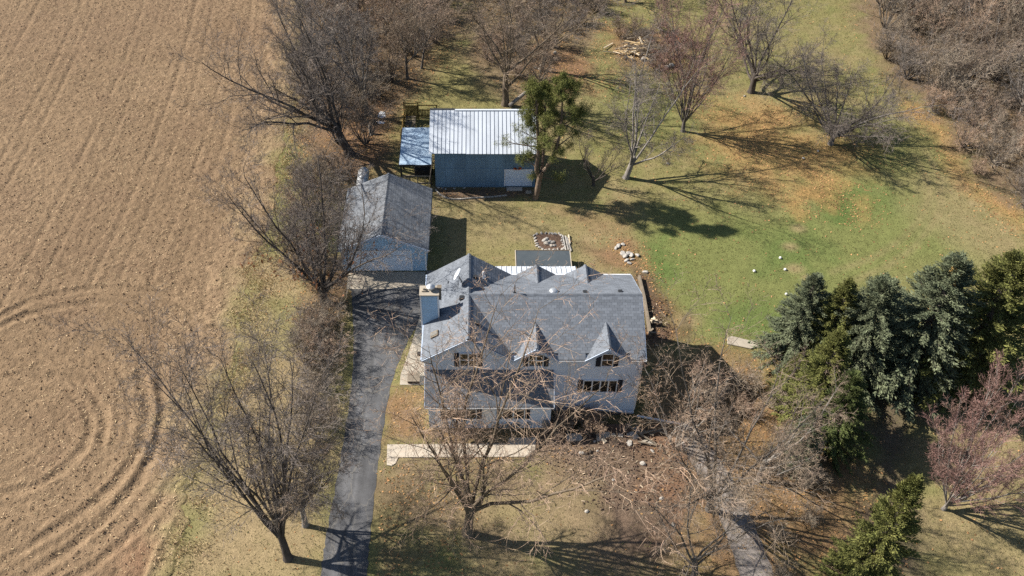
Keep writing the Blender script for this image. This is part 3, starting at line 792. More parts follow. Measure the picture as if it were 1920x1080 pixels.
main_front = [((XV, YF, ZE), (XV, YF, ZE), (XC, YM, ZR), (XC, YM, ZR))]
yq = 41.78; zq = ZE + (yq - YF) * (ZR - ZE) / (YM - YF); xq = XV - (yq - YF) * (XV - XC) / (YM - YF)
planes_front = [((xq, yq, zq), (XR, yq, zq), (XR, YM, ZR), (XC, YM, ZR))]
for a, b in ((DORM[0] + DH - 0.02, DORM[1] - DH + 0.02), (DORM[1] + DH - 0.02, XR)):
    planes_front.append(((a, YF, ZE), (b, YF, ZE), (b, yq, zq), (a, yq, zq)))
planes_rear = [((XR, YB, ZE), (XV, YB, ZE), (XC, YM, ZR), (XR, YM, ZR))]
planes_cross = [((XL, YB, ZE), (XL, YF - 0.04, ZE), (XC, YF - 0.04, ZR), (XC, YB, ZR)),
                ((XV, YF - 0.04, ZE), (XV, YF, ZE), (XC, YM, ZR), (XC, YF - 0.04, ZR)),
                ((XV, YB - 0.02, ZE), (XV, YB, ZE), (XC, YB, ZR), (XC, YM, ZR))]
planes_dorm = []
for dx in DORM:
    planes_dorm += [((dx - DH, YF - 0.06, ZE), (dx - DH, YF, ZE), (dx, YD, DZ), (dx, YF - 0.06, DZ)),
                    ((dx + DH, YF - 0.06, ZE), (dx + DH, YF, ZE), (dx, YD, DZ), (dx, YF - 0.06, DZ))]
RD = (4.24, 7.90); RZ = 6.55; RH = 1.45
YRD = YB - (RZ - ZE) / ((ZR - ZE) / (YB - YM))
for dx in RD:
    planes_dorm += [((dx - RH, YB, ZE), (dx - RH, YB + 0.05, ZE), (dx, YB + 0.05, RZ), (dx, YRD, RZ)),
                    ((dx + RH, YB, ZE), (dx + RH, YB + 0.05, ZE), (dx, YB + 0.05, RZ), (dx, YRD, RZ))]
roof = deck_part('roof', M['roof_deck'], house, planes_front + planes_rear + planes_cross + planes_dorm)
shingle_part('shingles', M['shingle'], roof, planes_front + planes_rear, seed=2)
shingle_part('shingles', M['shingle'], roof, planes_cross, seed=3)
shingle_part('shingles', M['shingle'], roof, planes_dorm, seed=4)
def ridge_cap(p, q, parent, m, step=0.3):
    p, q = Vector(p), Vector(q); n = int((q - p).length / step); mb = MB()
    d = (q - p).normalized(); side = d.cross(Vector((0, 0, 1))).normalized()
    for i in range(n):
        a = p.lerp(q, i / n); b = p.lerp(q, (i + 1.15) / n)
        z0, z1 = 0.035, 0.022
        vs = [a + side * .13 + Vector((0, 0, z0 - .065)), a + Vector((0, 0, z0 + .012)), a - side * .13 + Vector((0, 0, z0 - .065)),
              b + side * .13 + Vector((0, 0, z1 - .065)), b + Vector((0, 0, z1 + .012)), b - side * .13 + Vector((0, 0, z1 - .065))]
        mb.add(vs, [(0, 1, 4, 3), (1, 2, 5, 4), (0, 2, 1), (3, 4, 5)])
    return tag(mb.build('ridge_shingles', m, parent), kind='stuff')
ridge_cap((XC, YM, ZR), (XR, YM, ZR), roof, M['shingle'])
ridge_cap((XC, YF - 0.04, ZR), (XC, YB, ZR), roof, M['shingle'])
for dx in DORM: ridge_cap((dx, YF - 0.06, DZ), (dx, YD, DZ), roof, M['shingle'])
for dx in RD: ridge_cap((dx, YRD, RZ), (dx, YB + 0.05, RZ), roof, M['shingle'])
def fascia(parent, p, q, w=0.05, h=0.2, name='rake_board'):
    p, q = Vector(p) - Vector((0, 0, .03)), Vector(q) - Vector((0, 0, .03))
    return MB().beam(p, q, w, h).build(name, M['trim_shaded'], parent)
yf = YF - 0.07
fascia(roof, (XL, yf, ZE - .12), (XC, yf, ZR - .12)); fascia(roof, (XC, yf - 0.002, ZR - .12), (XV - 0.1, yf - 0.002, ZE - .06))
for dx in DORM:
    fascia(roof, (dx - DH, yf - .02, ZE - .10), (dx, yf - .02, DZ - .10)); fascia(roof, (dx, yf - .022, DZ - .10), (dx + DH, yf - .022, ZE - .10))
fascia(roof, (XR + .03, YF, ZE - .10), (XR + .03, YM, ZR - .10)); fascia(roof, (XR + .03, YM, ZR - .10), (XR + .03, YB, ZE - .10))
def gutter(parent, x0, x1, y, z, m='white_trim'):
    g = MB().bx(x0, x1, y - .11, y - .09, z - .09, z + .012).bx(x0, x1, y - .09, y, z - .09, z - .07).bx(x0, x0 + .02, y - .09, y, z - .07, z + .01).bx(x1 - .02, x1, y - .09, y, z - .07, z + .01)
    return g.build('gutter', M[m], parent)
gutter(roof, DORM[0] + DH, DORM[1] - DH, YF - .01, ZE - .03); gutter(roof, DORM[1] + DH, XR + .02, YF - .01, ZE - .03)
MB().bx(XL - .1, XL - .02, YF, YB, ZE - .1, ZE + .005).build('gutter', M['trim_shaded'], roof)
MB().bx(XV, XR, YB + .02, YB + .1, ZE - .1, ZE - .01).build('gutter', M['white_trim'], roof)
# windows
window_part(house, 8.42, 9.14, 4.92, 6.12, WY0 - 0.02, 1, True, 0.33)
window_part(house, 3.40, 4.32, 4.92, 6.05, WY0 - 0.02, 2, True, 0.33)
window_part(house, -1.35, -0.25, 4.92, 6.15, WY0 - 0.02, 2, True, 0.33)
window_part(house, 7.36, 9.66, 2.15, 3.35, WY0 - 0.02, 4, False, 0.33)
for wy in (46.6, 48.0):      # small windows on the drive side
    s_ = MB().bx(WX0 - .09, WX0 - .02, wy - .5, wy + .5, 3.4, 4.6).build('window', M['white_trim'], house)
    MB().bx(WX0 - .1, WX0 - .085, wy - .42, wy + .42, 3.5, 4.5).build('pane', M['window_glass'], s_)
# single-storey front wing
wing = MB().bx(-3.6, 5.0, 39.85, WY0 + 0.1, 0.0, 2.72)
wing.prism([(-3.6, 39.85, 2.7), (-3.6, WY0 + .05, 2.7), (-3.6, WY0 + .05, 4.3)], (8.6, 0, 0))
wing.build('front_wing', M['siding_pale'], house)
siding_part('siding', M['siding_pale'], house, [((0, 39.85, 0), (1, 0, 0), (0, -1, 0), [(-3.6, 0.15), (5.0, 0.15), (5.0, 2.74), (-3.6, 2.74)]),
    ((5.0, 0, 0), (0, 1, 0), (1, 0, 0), [(39.85, .15), (WY0, .15), (WY0, 4.2), (39.85, 2.74)]), ((-3.6, 0, 0), (0, 1, 0), (-1, 0, 0), [(39.85, .15), (WY0, .15), (WY0, 4.2), (39.85, 2.74)])])
pw_ = [((-3.82, 39.5, 2.82), (5.12, 39.5, 2.82), (5.12, WY0 - .03, 4.48), (-3.82, WY0 - .03, 4.48))]
wr = deck_part('wing_roof', M['roof_deck'], house, pw_)
shingle_part('shingles', M['shingle'], wr, pw_, seed=9)
gutter(wr, -3.84, 5.14, 39.49, 2.78)
fascia(wr, (5.15, 39.5, 2.74), (5.15, WY0 - .04, 4.38)); fascia(wr, (-3.85, 39.5, 2.74), (-3.85, WY0 - .04, 4.38))
window_part(house, -2.35, -0.3, 1.15, 2.2, 39.83, 3, False, 0.33)
window_part(house, 1.6, 3.1, 1.15, 2.2, 39.83, 2, False, 0.33)
dr = MB().bx(0.15, 1.05, 39.78, 39.83, 0.15, 2.2).build('door', M['white_trim'], house)
MB().lathe((0.25, 39.76, 1.1), [(0.0, -.03), (.03, -.02), (.03, .02), (0, .03)], 8).build('handle', M['dark_metal'], dr)
# rear porch with a white metal roof
pr_ = [((7.75, 54.12, 2.75), (1.25, 54.12, 2.75), (1.25, 49.8, 4.05), (7.75, 49.8, 4.05))]
prf = deck_part('porch_roof', M['tin_roof'], house, pr_, 0.1)
for i in range(17):
    MB().beam((1.3 + i * .4, 54.1, 2.78), (1.3 + i * .4, 49.85, 4.06), 0.03, 0.05).build('seam', M['tin_roof'], prf)
for x in (1.5, 4.5, 7.5): MB().bx(x - .07, x + .07, 53.8, 53.94, 0, 2.7).build('post', M['white_trim'], house)

# chimney chase
ch = MB().bx(-4.14, -2.92, 44.78, 45.62, 0.0, 8.42).build('chimney', M['siding_blue'], house)
siding_part('siding', M['siding_blue'], ch, [((0, 44.78, 0), (1, 0, 0), (0, -1, 0), [(-4.14, 0.1), (-2.92, 0.1), (-2.92, 8.4), (-4.14, 8.4)]), ((-2.92, 0, 0), (0, 1, 0), (1, 0, 0), [(44.78, 5.5), (45.62, 5.5), (45.62, 8.4), (44.78, 8.4)])], 0.16)
for x in (-4.14, -2.92): MB().bx(x - .05, x + .05, 44.73, 44.83, 0.1, 8.43).build('corner_board', M['white_trim'], ch)
MB().bx(-4.22, -2.84, 44.70, 45.70, 8.43, 8.52).build('chimney_cap', M['concrete'], ch)
f1 = MB().cyl((-3.42, 45.3, 8.52), (-3.42, 45.3, 8.72), .17, .17, 14).lathe((-3.42, 45.3, 8.72), [(.17, 0), (.30, .03), (.30, .12), (.12, .24), (0.01, .27)], 16)
f1.build('flue_cap', M['galvanised'], ch, smooth=False)
MB().bx(-4.05, -3.75, 45.05, 45.35, 8.52, 8.62).cyl((-3.9, 45.2, 8.62), (-3.9, 45.2, 8.78), .1, .08, 12).build('flue_cap', M['concrete'], ch)
MB().bx(-2.95, -2.72, 45.3, 45.56, 7.5, 8.62).bx(-2.99, -2.68, 45.26, 45.6, 8.64, 8.70).build('flue_cap', M['wood_grey'], ch)
# things standing on the roof
fl = lambda x, y: ZR - abs(x - XC) * (ZR - ZE) / (XC - XL)
fm = lambda x, y: ZR - abs(y - YM) * (ZR - ZE) / (YM - YF)
def box_vent(p, name, lab, m='dark_metal', s=.16, h=.13):
    t = thing(name, p, lab, 'roof vent')
    MB().box((p.x, p.y, p.z + 0.02), (s * 2.4, s * 2.4, 0.04)).build('flange', M[m], t)
    MB().box((p.x, p.y, p.z + h * .6), (s * 1.6, s * 1.6, h * 1.2)).box((p.x, p.y, p.z + h * 1.3), (s * 2, s * 2, .05)).build('hood', M[m], t, bevel=.012)
box_vent(roof_point(866, 560, fl), 'box_vent', 'small dark box vent on the slope beside the chimney')
box_vent(roof_point(1097, 548, fm), 'box_vent', 'low dark box vent between the silver dome vent and the gable end', s=.13, h=.07)
box_vent(roof_point(1163, 547, fm), 'box_vent', 'low dark box vent close to the gable end of the ridge', s=.13, h=.07)
box_vent(roof_point(894, 607, fl), 'box_vent', 'dark box vent in the front valley half behind branches', s=.15, h=.12)
box_vent(roof_point(891, 521, fl), 'box_vent', 'dark box vent behind the ridge next to a white pipe', s=.14, h=.12)
def pipe_vent(p, h, r, m, lab):
    t = thing('vent_pipe', p, lab, 'vent pipe')
    MB().box((p.x, p.y, p.z + .02), (r * 5, r * 5, .05)).build('flashing', M['dark_metal'] if m != 'white_trim' else M['galvanised'], t)
    MB().cyl(p, p + Vector((0, 0, h)), r, r, 12).build('pipe', M[m], t)
pipe_vent(roof_point(906, 520, fl), .55, .07, 'white_trim', 'white plastic vent pipe on the rear slope near the ridge')
pipe_vent(roof_point(965, 550, fm), .75, .045, 'dark_metal', 'black vent pipe standing behind the main ridge')
p = roof_point(1038, 547, fm)
t_ = thing('dome_vent', p, 'round silver dome vent at the main ridge', 'roof vent')
MB().lathe(p, [(.32, -.05), (.32, .10), (.27, .17), (.15, .22), (.01, .235)], 20).build('dome', M['galvanised'], t_, smooth=True)
MB().lathe(p, [(.22, -.15), (.22, .0)], 16).build('collar', M['dark_metal'], t_)
for (u, v) in ((840, 530), (875, 606)):
    p = roof_point(u, v, fl); MBx = MB().box(p + Vector((0, 0, .03)), (.06, .22, .1))
    tag(MBx.build('flashing_cleat', M['dark_metal']), 'tiny dark cleat on the chimney-side slope, ' + ('near the dish' if v < 560 else 'near the front gable peak'), 'cleat')
p = roof_point(815, 628, fl)
t_ = thing('skylight', p, 'small rectangular skylight low on the chimney-side slope', 'skylight')
sl_ = math.atan2(ZR - ZE, XC - XL)
MB().box(p + Vector((0, 0, .06)), (.62, 0.52, .14), ry=-sl_).build('curb', M['wood_grey'], t_)
MB().box(p + Vector((-.04, 0, .135)), (.5, 0.30, .03), ry=-sl_).build('glass', M['skylight_glass'], t_)
# satellite dish
p = roof_point(867, 533, fl)
t_ = thing('satellite_dish', p, 'grey satellite dish on a mast beside the ridge', 'satellite dish')
mb = MB().cyl(p, p + Vector((-.25, .1, .75)), .025).cyl(p + Vector((-.35, -.3, -.2)), p + Vector((-.2, .1, .6)), .015, k=6).cyl(p + Vector((.2, -.35, .1)), p + Vector((-.2, .1, .6)), .015, k=6)
mb.build('mast', M['dark_metal'], t_)
axis = Vector((-.80, .10, .45)).normalized(); cdish = p + Vector((-.28, .1, .85))
a_ = axis.cross(Vector((0, 0, 1))).normalized(); b_ = a_.cross(axis)
vs, qs = [], []
for j in range(6):
    for i in range(24):
        rr = .46 * j / 5; an = i * math.pi / 12
        vs.append(cdish + a_ * rr * math.cos(an) + b_ * rr * math.sin(an) * 1.1 + axis * (rr * rr * .55))
for j in range(6):
    for i in range(24):
        vs.append(vs[j * 24 + i] - axis * .02)
for k in (0, 144):
    qs += [(k + j * 24 + i, k + j * 24 + (i + 1) % 24, k + (j + 1) * 24 + (i + 1) % 24, k + (j + 1) * 24 + i) for j in range(5) for i in range(24)]
qs += [(120 + i, 120 + (i + 1) % 24, 264 + (i + 1) % 24, 264 + i) for i in range(24)]
mb = MB(); mb.add(vs, qs); mb.build('dish', M['tin_roof'], t_)
arm = cdish + axis * .62 - b_ * .05
mb = MB().cyl(cdish - b_ * .45, arm, .015, k=6).box(arm, (.14, .1, .1)); mb.build('feed_arm', M['galvanised'], t_)
t_ = thing('wall_lamp', (-3.95, 43.0, 5.0), 'small black floodlight under the eave on the drive side', 'lamp')
MB().bx(-4.35, -4.08, 42.05, 42.3, 5.2, 5.4).build('head', M['dark_metal'], t_); MB().bx(-4.1, -3.74, 42.12, 42.22, 5.28, 5.34).build('arm', M['dark_metal'], t_)
t_ = thing('wall_lamp', (11.3, 41.6, 4.9), 'small black floodlight at the front gable corner above the pit', 'lamp')
MB().bx(11.32, 11.55, 41.3, 41.55, 4.85, 5.12).build('head', M['dark_metal'], t_); MB().bx(11.2, 11.36, 41.4, 41.48, 5.0, 5.08).build('arm', M['dark_metal'], t_)

# ------------------------------------------------------------------ garage
gar = thing('garage', (-8.1, 60.6, 0), 'detached blue garage with grey gable roof and wide pale door', 'garage')
gx0, gx1, gy0, gy1, gxc = -11.62, -4.58, 56.6, 64.4, -8.1
MB().bx(gx0, gx1, gy0, gy1, 0.02, 2.5).prism([(gx0, gy0, 2.5), (gx1, gy0, 2.5), (gxc, gy0, 4.0)], (0, gy1 - gy0, 0)).build('wall', M['siding_blue'], gar)
siding_part('siding', M['siding_blue'], gar, [((0, gy0, 0), (1, 0, 0), (0, -1, 0), [(gx0, .1), (gx1, .1), (gx1, 2.5), (gxc, 4.08), (gx0, 2.5)]),
    ((gx1, 0, 0), (0, 1, 0), (1, 0, 0), [(gy0, .1), (gy1, .1), (gy1, 2.55), (gy0, 2.55)]), ((gx0, 0, 0), (0, 1, 0), (-1, 0, 0), [(gy0, .1), (gy1, .1), (gy1, 2.55), (gy0, 2.55)])])
gp = [((-11.9, 64.75, 2.58), (-11.9, 56.32, 2.58), (gxc, 56.32, 4.28), (gxc, 64.75, 4.28)), ((-4.3, 56.32, 2.58), (-4.3, 64.75, 2.58), (gxc, 64.75, 4.28), (gxc, 56.32, 4.28))]
gr = deck_part('roof', M['roof_deck'], gar, gp, .12)
shingle_part('shingles', M['shingle_garage'], gr, gp, seed=12)
ridge_cap((gxc, 56.32, 4.28), (gxc, 64.75, 4.28), gr, M['shingle_garage'])
fascia(gr, (-11.93, 56.29, 2.48), (gxc, 56.29, 4.18)); fascia(gr, (gxc, 56.288, 4.18), (-4.27, 56.288, 2.48))
MB().bx(-4.3, -4.24, 56.32, 64.7, 2.46, 2.545).build('gutter', M['roof_deck'], gr)
for x in (gx0, gx1): MB().bx(x - .06, x + .06, gy0 - .06, gy0 + .05, .1, 2.5).build('corner_board', M['white_trim'], gar)
gd = MB().bx(-10.95, -5.72, gy0 - .07, gy0 - .005, 2.22, 2.34).bx(-10.95, -10.82, gy0 - .07, gy0 - .005, .05, 2.22).bx(-5.85, -5.72, gy0 - .07, gy0 - .005, .05, 2.22).build('garage_door', M['white_trim'], gar)
for i in range(4):
    MB().bx(-10.815, -5.855, gy0 - .05, gy0 - .005, .06 + i * .54, .59 + i * .54).build('panel', M['door_pale'], gd, bevel=.008)
MB().bx(-4.55, -3.5, 55.75, 56.5, 0, .12).build('door_step', M['foundation'], gar)

# propane tank behind the garage
t_ = thing('propane_tank', (-11.05, 68.2, 0), 'long silver propane tank behind the garage', 'propane tank')
prof = [(.02, -1.75), (.25, -1.70), (.42, -1.58), (.52, -1.35), (.54, -1.2), (.54, 1.2), (.52, 1.35), (.42, 1.58), (.25, 1.70), (.02, 1.75)]
MB().lathe((-11.05, 68.2, .95), prof, 24, 'Y').build('tank', M['tank_steel'], t_, smooth=True)
for y in (67.2, 69.2): MB().bx(-11.45, -10.65, y - .1, y + .1, 0, .5).build('foot', M['foundation'], t_)
MB().lathe((-11.05, 67.9, 1.46), [(.2, 0), (.22, .12), (.16, .2), (.01, .24)], 16).build('valve_hood', M['tank_steel'], t_, smooth=True)

# ------------------------------------------------------------------ barn
barn = thing('barn', (0.5, 72.4, 0), 'blue metal barn with a white standing-seam roof', 'barn')
bx0, bx1, by0, by1, bym = -4.2, 5.2, 68.4, 74.1, 72.4
MB().bx(bx0, bx1, by0, by1, 0, 4.1).prism([(bx0, by0, 4.1), (bx0, by1, 4.1), (bx0, bym, 5.7)], (bx1 - bx0, 0, 0)).build('wall', M['barn_steel'], barn)
for i in range(10):
    x = bx0 + i * .94
    MB().bx(x + .012, x + .928, by0 - .022, by0 - .002, .12, 2.16).build('panel', M['barn_steel'], barn)
    MB().bx(x + .012, x + .928, by0 - .018, by0 - .002, 2.18, 4.0).build('panel', M['barn_steel'], barn)
eL, eR = -4.68, 5.42
sl_b = (5.95 - 4.2) / (bym - 67.85)
for k in range(27):
    x0 = eL + k * (eR - eL) / 27; x1 = eL + (k + 1) * (eR - eL) / 27
    yj = 67.85 - (0.04 if k > 8 else 0.0)
    zb = 4.2 - (0.04 * sl_b if k > 8 else 0)
    pn = MB().prism([(x0 + .012, yj, zb), (x1 - .012, yj, zb), (x1 - .012, bym - .02, 5.94), (x0 + .012, bym - .02, 5.94)], (0, 0, .025)).build('roof_panel', M[rnd.choice(('tin_roof', 'tin_roof', 'tin_roof_dull'))], barn)
    MB().beam((x1, yj, zb + .028), (x1, bym - .02, 5.965), .036, .06).build('seam', M['tin_rib'], pn)
MB().prism([(eL, 74.5, 4.2), (eR, 74.5, 4.2), (eR, bym + .02, 5.94), (eL, bym + .02, 5.94)], (0, 0, .025)).build('rear_roof', M['tin_roof'], barn)
MB().prism([(eL + .03, 67.95, 4.12), (eR - .03, 67.95, 4.12), (eR - .03, bym, 5.88), (eL + .03, bym, 5.88)], (0, 0, .04)).build('roof_deck', M['roof_deck'], barn)
MB().bx(-2.35, eR, bym - .12, bym + .10, 5.97, 6.02).build('ridge_cap', M['tin_roof'], barn)
MB().bx(eL, -2.36, bym - .02, bym + .28, 5.92, 5.985).build('bare_ridge', M['dark_metal'], barn)
bd = MB().bx(2.28, 4.9, by0 - .09, by0 - .03, 2.02, 2.12).bx(2.28, 2.38, by0 - .09, by0 - .03, .18, 2.02).bx(4.8, 4.9, by0 - .09, by0 - .03, .18, 2.02).build('barn_door', M['white_trim'], barn)
for i in range(4): MB().bx(2.385, 4.795, by0 - .07, by0 - .03, .2 + i * .455, .645 + i * .455).build('panel', M['door_pale'], bd, bevel=.006)
MB().bx(0.05, .98, by0 - .05, by0 - .03, .15, 2.2).build('side_door', M['barn_steel'], barn)
t_ = thing('door_ornament', (3.5, by0 - .1, 2.15), 'orange wreath-like ornament above the white barn door', 'ornament')
mb = MB()
for i in range(14):
    a = rnd.uniform(0, 6.28); mb.box((3.5 + .26 * math.cos(a) * 1.2, by0 - .12 + rnd.uniform(-.05, .02), 2.26 + .10 * math.sin(a)), (.16, .08, .08), rz=rnd.uniform(0, 3), rx=rnd.uniform(0, 3))
mb.build('berries', M['orange_paint'], t_)
for (x, y) in ((3.9, 67.9), (4.5, 67.55), (3.9, 67.6)):
    pass
tag(MB().bx(2.5, 4.0, 67.75, 68.3, 0, .13).build('door_step', M['stone'], None, bevel=.02), 'low stone step before the white barn door', 'step')
tag(MB().bx(4.3, 4.85, 67.35, 67.75, 0, .1).build('paver', M['concrete'], None, bevel=.015), 'single square paver by the pine trunk', 'paver')
# lean-to roof beside the barn
lt = thing('lean_to', (-6.0, 71.3, 0), 'open lean-to with a weathered blue sheet roof beside the barn', 'lean-to')
for i, (ya, yb) in enumerate(((68.55, 70.55), (70.52, 72.4), (72.37, 74.0))):
    vs, qs = [], []
    for j in range(9):
        for k in range(13):
            x = -7.5 + k * (2.95 / 12) + (.0 if k else -.03); y = ya + (yb - ya) * j / 8
            x = min(x, -4.26 if y < 67.84 else -4.5)
            z = 2.5 + (y - 68.55) * .08 + .035 * math.sin(y * 5.1 + x) * math.cos(x * 2.3) + .02 * i
            vs.append((x, y, z))
    n = len(vs); vs += [(a, b, c - .03) for a, b, c in vs]
    for j in range(8):
        for k in range(12):
            a = j * 13 + k; qs += [(a, a + 1, a + 14, a + 13), (a + n, a + 13 + n, a + 14 + n, a + 1 + n)]
    for j in range(8):
        a = j * 13; qs += [(a, a + 13, a + 13 + n, a + n), (a + 12, a + 12 + n, a + 25 + n, a + 25)]
    for k in range(12):
        qs += [(k, k + n, k + 1 + n, k + 1), (104 + k, 105 + k, 105 + k + n, 104 + k + n)]
    mb = MB(); mb.add(vs, qs); mb.build('roof_sheet', M['blue_sheet'], lt)
for (x, y) in ((-7.4, 68.7), (-4.65, 68.7), (-7.4, 71.3), (-7.4, 73.9), (-4.65, 73.9)):
    MB().bx(x - .07, x + .07, y - .07, y + .07, 0, 2.44).build('post', M['wood_dark'], lt)
for p, q in (((-7.5, 68.6, 2.36), (-4.5, 68.6, 2.36)), ((-7.56, 68.55, 2.4), (-7.56, 74, 2.82)), ((-7.4, 73.9, 2.7), (-4.6, 73.9, 2.7)), ((-7.4, 68.66, 1.1), (-4.7, 68.66, 1.1)), ((-7.4, 68.66, .25), (-4.7, 68.66, .25))):
    MB().beam(p, q, .08, .16).build('rail', M['wood_dark'] if p[2] > 2 else M['wood_grey'], lt)
for x in (-6.6, -5.9, -5.2): MB().bx(x - .045, x + .045, 68.63, 68.69, .1, 1.2).build('upright', M['wood_grey'], lt)
t_ = thing('slatted_gate', (-7.0, 68.3, 0), 'weathered slatted panel leaning at the front of the lean-to', 'panel')
for i in range(6): MB().box((-7.0, 68.42 + i * .012, .22 + i * .17), (.85, .03, .12)).build('slat', M['wood_grey'], t_)
for x in (-7.35, -6.65): MB().box((x, 68.48, .62), (.07, .04, 1.1)).build('stile', M['wood_grey'], t_)
tag(MB().cyl((-4.28, 68.1, 3.9), (-4.95, 67.2, 0.0), .035, .04, 8).build('leaning_pole', M['wood_grey']), 'long thin pole leaning against the corner of the barn', 'pole')
tag(MB().bx(-6.3, -4.6, 70.0, 71.4, 0.0, .9).build('tarp_bundle', M['rubber_black'], None, bevel=.12), 'black covered bundle under the lean-to roof', 'bundle')
# wooden pen behind the lean-to
pen = thing('wooden_pen', (-6.3, 78.5, 0), 'yellow wooden pen with plank gate behind the lean-to', 'pen')
for i in range(9): MB().bx(-7.75 + i * .15, -7.615 + i * .15, 80.0, 80.03, .15, 1.75).build('fence_board', M['wood_yellow'], pen)
for p, q in (((-7.75, 79.97, .4), (-6.45, 79.97, .4)), ((-7.75, 79.97, 1.55), (-6.45, 79.97, 1.55)), ((-7.7, 79.96, .4), (-6.5, 79.96, 1.5)), ((-6.4, 80, 1.75), (-4.4, 80, 1.75)), ((-6.4, 80, 1.2), (-4.4, 80, 1.2)), ((-6.4, 80, .5), (-4.4, 80, .5)), ((-7.8, 80.05, 1.9), (-6.4, 80.05, 2.0)), ((-7.85, 75.2, 1.2), (-7.85, 80, 1.3)), ((-7.85, 75.2, .5), (-7.85, 80, .5))):
    MB().beam(p, q, .06, .1).build('rail', M['wood_yellow'], pen)
for x in (-7.85, -6.4, -4.5): MB().bx(x - .06, x + .06, 80.0, 80.12, 0, 2.1 if x < -6 else 1.7).build('post', M['wood_yellow'], pen)
for y in (75.2, 77.6): MB().bx(-7.92, -7.8, y - .06, y + .06, 0, 1.4).build('post', M['wood_yellow'], pen)
for i in range(12): MB().bx(-6.3 + i * .155, -6.2 + i * .155, 80.02, 80.045, .3, 1.25).build('fence_board', M['wood_yellow'], pen)
for i in range(22): MB().bx(-7.9, -7.875, 75.3 + i * .21, 75.45 + i * .21, .1, 1.3).build('fence_board', M['wood_yellow'], pen)
t_ = thing('slatted_ramp', (-7.0, 78.2, 0), 'slatted wooden ramp inside the pen', 'ramp')
for i in range(13): MB().box((-7.15, 76.6 + i * .24, .2 + i * .045), (1.05, .13, .035)).build('slat', M['wood_grey'], t_)
for x in (-7.6, -6.7): MB().beam((x, 76.45, .12), (x, 79.7, .73), .06, .1).build('stringer', M['wood_dark'], t_)
for x in (-5.9, -5.6, -5.1): pass
MB().bx(-5.95, -5.85, 77.0, 77.1, 0, 1.1).build('post', M['wood_grey'], pen)

# ------------------------------------------------------------------ low covered enclosure behind the house
t_ = thing('covered_enclosure', (5.4, 56.2, 0), 'low rectangular enclosure under a flat dark cover behind the house', 'enclosure')
MB().bx(3.12, 7.62, 54.3, 58.0, 0, .92).build('side', M['wood_grey'], t_)
MB().bx(3.06, 7.68, 54.24, 58.06, .92, 1.0).build('cover', M['membrane'], t_)
for a in ((3.0, 3.06, 54.2, 58.12), (7.68, 7.74, 54.2, 58.12)): MB().bx(*a, .88, 1.04).build('edge_strip', M['concrete_pale'], t_)
MB().bx(3.062, 7.678, 58.062, 58.12, .88, 1.04).build('edge_strip', M['wood_grey'], t_)
# ------------------------------------------------------------------ woody plants
def unit(a):
    return a / np.maximum(np.linalg.norm(a, axis=-1, keepdims=True), 1e-9)
def tubes(pts, rad, k):
    """tapering tubes along many polylines at once, each closed to a point"""
    N, n1, _ = pts.shape
    tg = np.empty_like(pts); tg[:, 1:-1] = pts[:, 2:] - pts[:, :-2]; tg[:, 0] = pts[:, 1] - pts[:, 0]; tg[:, -1] = pts[:, -1] - pts[:, -2]
    tg = unit(tg)
    ref = np.where(np.abs(tg[..., 2:3]) > 0.9, np.array([1.0, 0, 0]), np.array([0, 0, 1.0]))
    a = unit(np.cross(tg, ref)); b = np.cross(a, tg)
    an = np.arange(k) * 2 * math.pi / k
    ring = pts[:, :-1, None] + (a[:, :-1, None] * np.cos(an)[:, None] + b[:, :-1, None] * np.sin(an)[:, None]) * rad[:, :-1, None, None]
    nr = n1 - 1
    V = np.concatenate([ring.reshape(N, -1, 3), pts[:, -1:]], 1)
    per = nr * k + 1
    off = np.arange(N)[:, None] * per
    i = np.arange(k); j = (i + 1) % k
    Q = []
    for s in range(nr - 1):
        q = np.stack([s * k + i, s * k + j, (s + 1) * k + j, (s + 1) * k + i], -1)
        Q.append((off[:, :, None] + q[None]).reshape(-1, 4))
    t = np.stack([(nr - 1) * k + i, (nr - 1) * k + j, np.full(k, nr * k)], -1)
    Tn = (off[:, :, None] + t[None]).reshape(-1, 3)
    return V.reshape(-1, 3), (np.concatenate(Q) if Q else np.zeros((0, 4), int)), Tn
def merge(chunks):
    V, Q, Tn, n = [], [], [], 0
    for v, q, t in chunks:
        V.append(v); Q.append(q + n); Tn.append(t + n); n += len(v)
    return np.concatenate(V), np.concatenate(Q), np.concatenate(Tn)
def limb_level(P0, D, L, R0, nseg, wander, trop, taper, rs):
    pts, dirs, P, d = [P0], [D], P0, D
    for s in range(nseg):
        d = unit(d + rs.randn(*d.shape) * wander + np.array([0, 0, trop]))
        P = P + d * (L / nseg)[:, None]; pts.append(P); dirs.append(d)
    rad = R0[:, None] * (1 - (1 - taper) * np.linspace(0, 1, nseg + 1)[None])
    return np.stack(pts, 1), np.stack(dirs, 1), rad
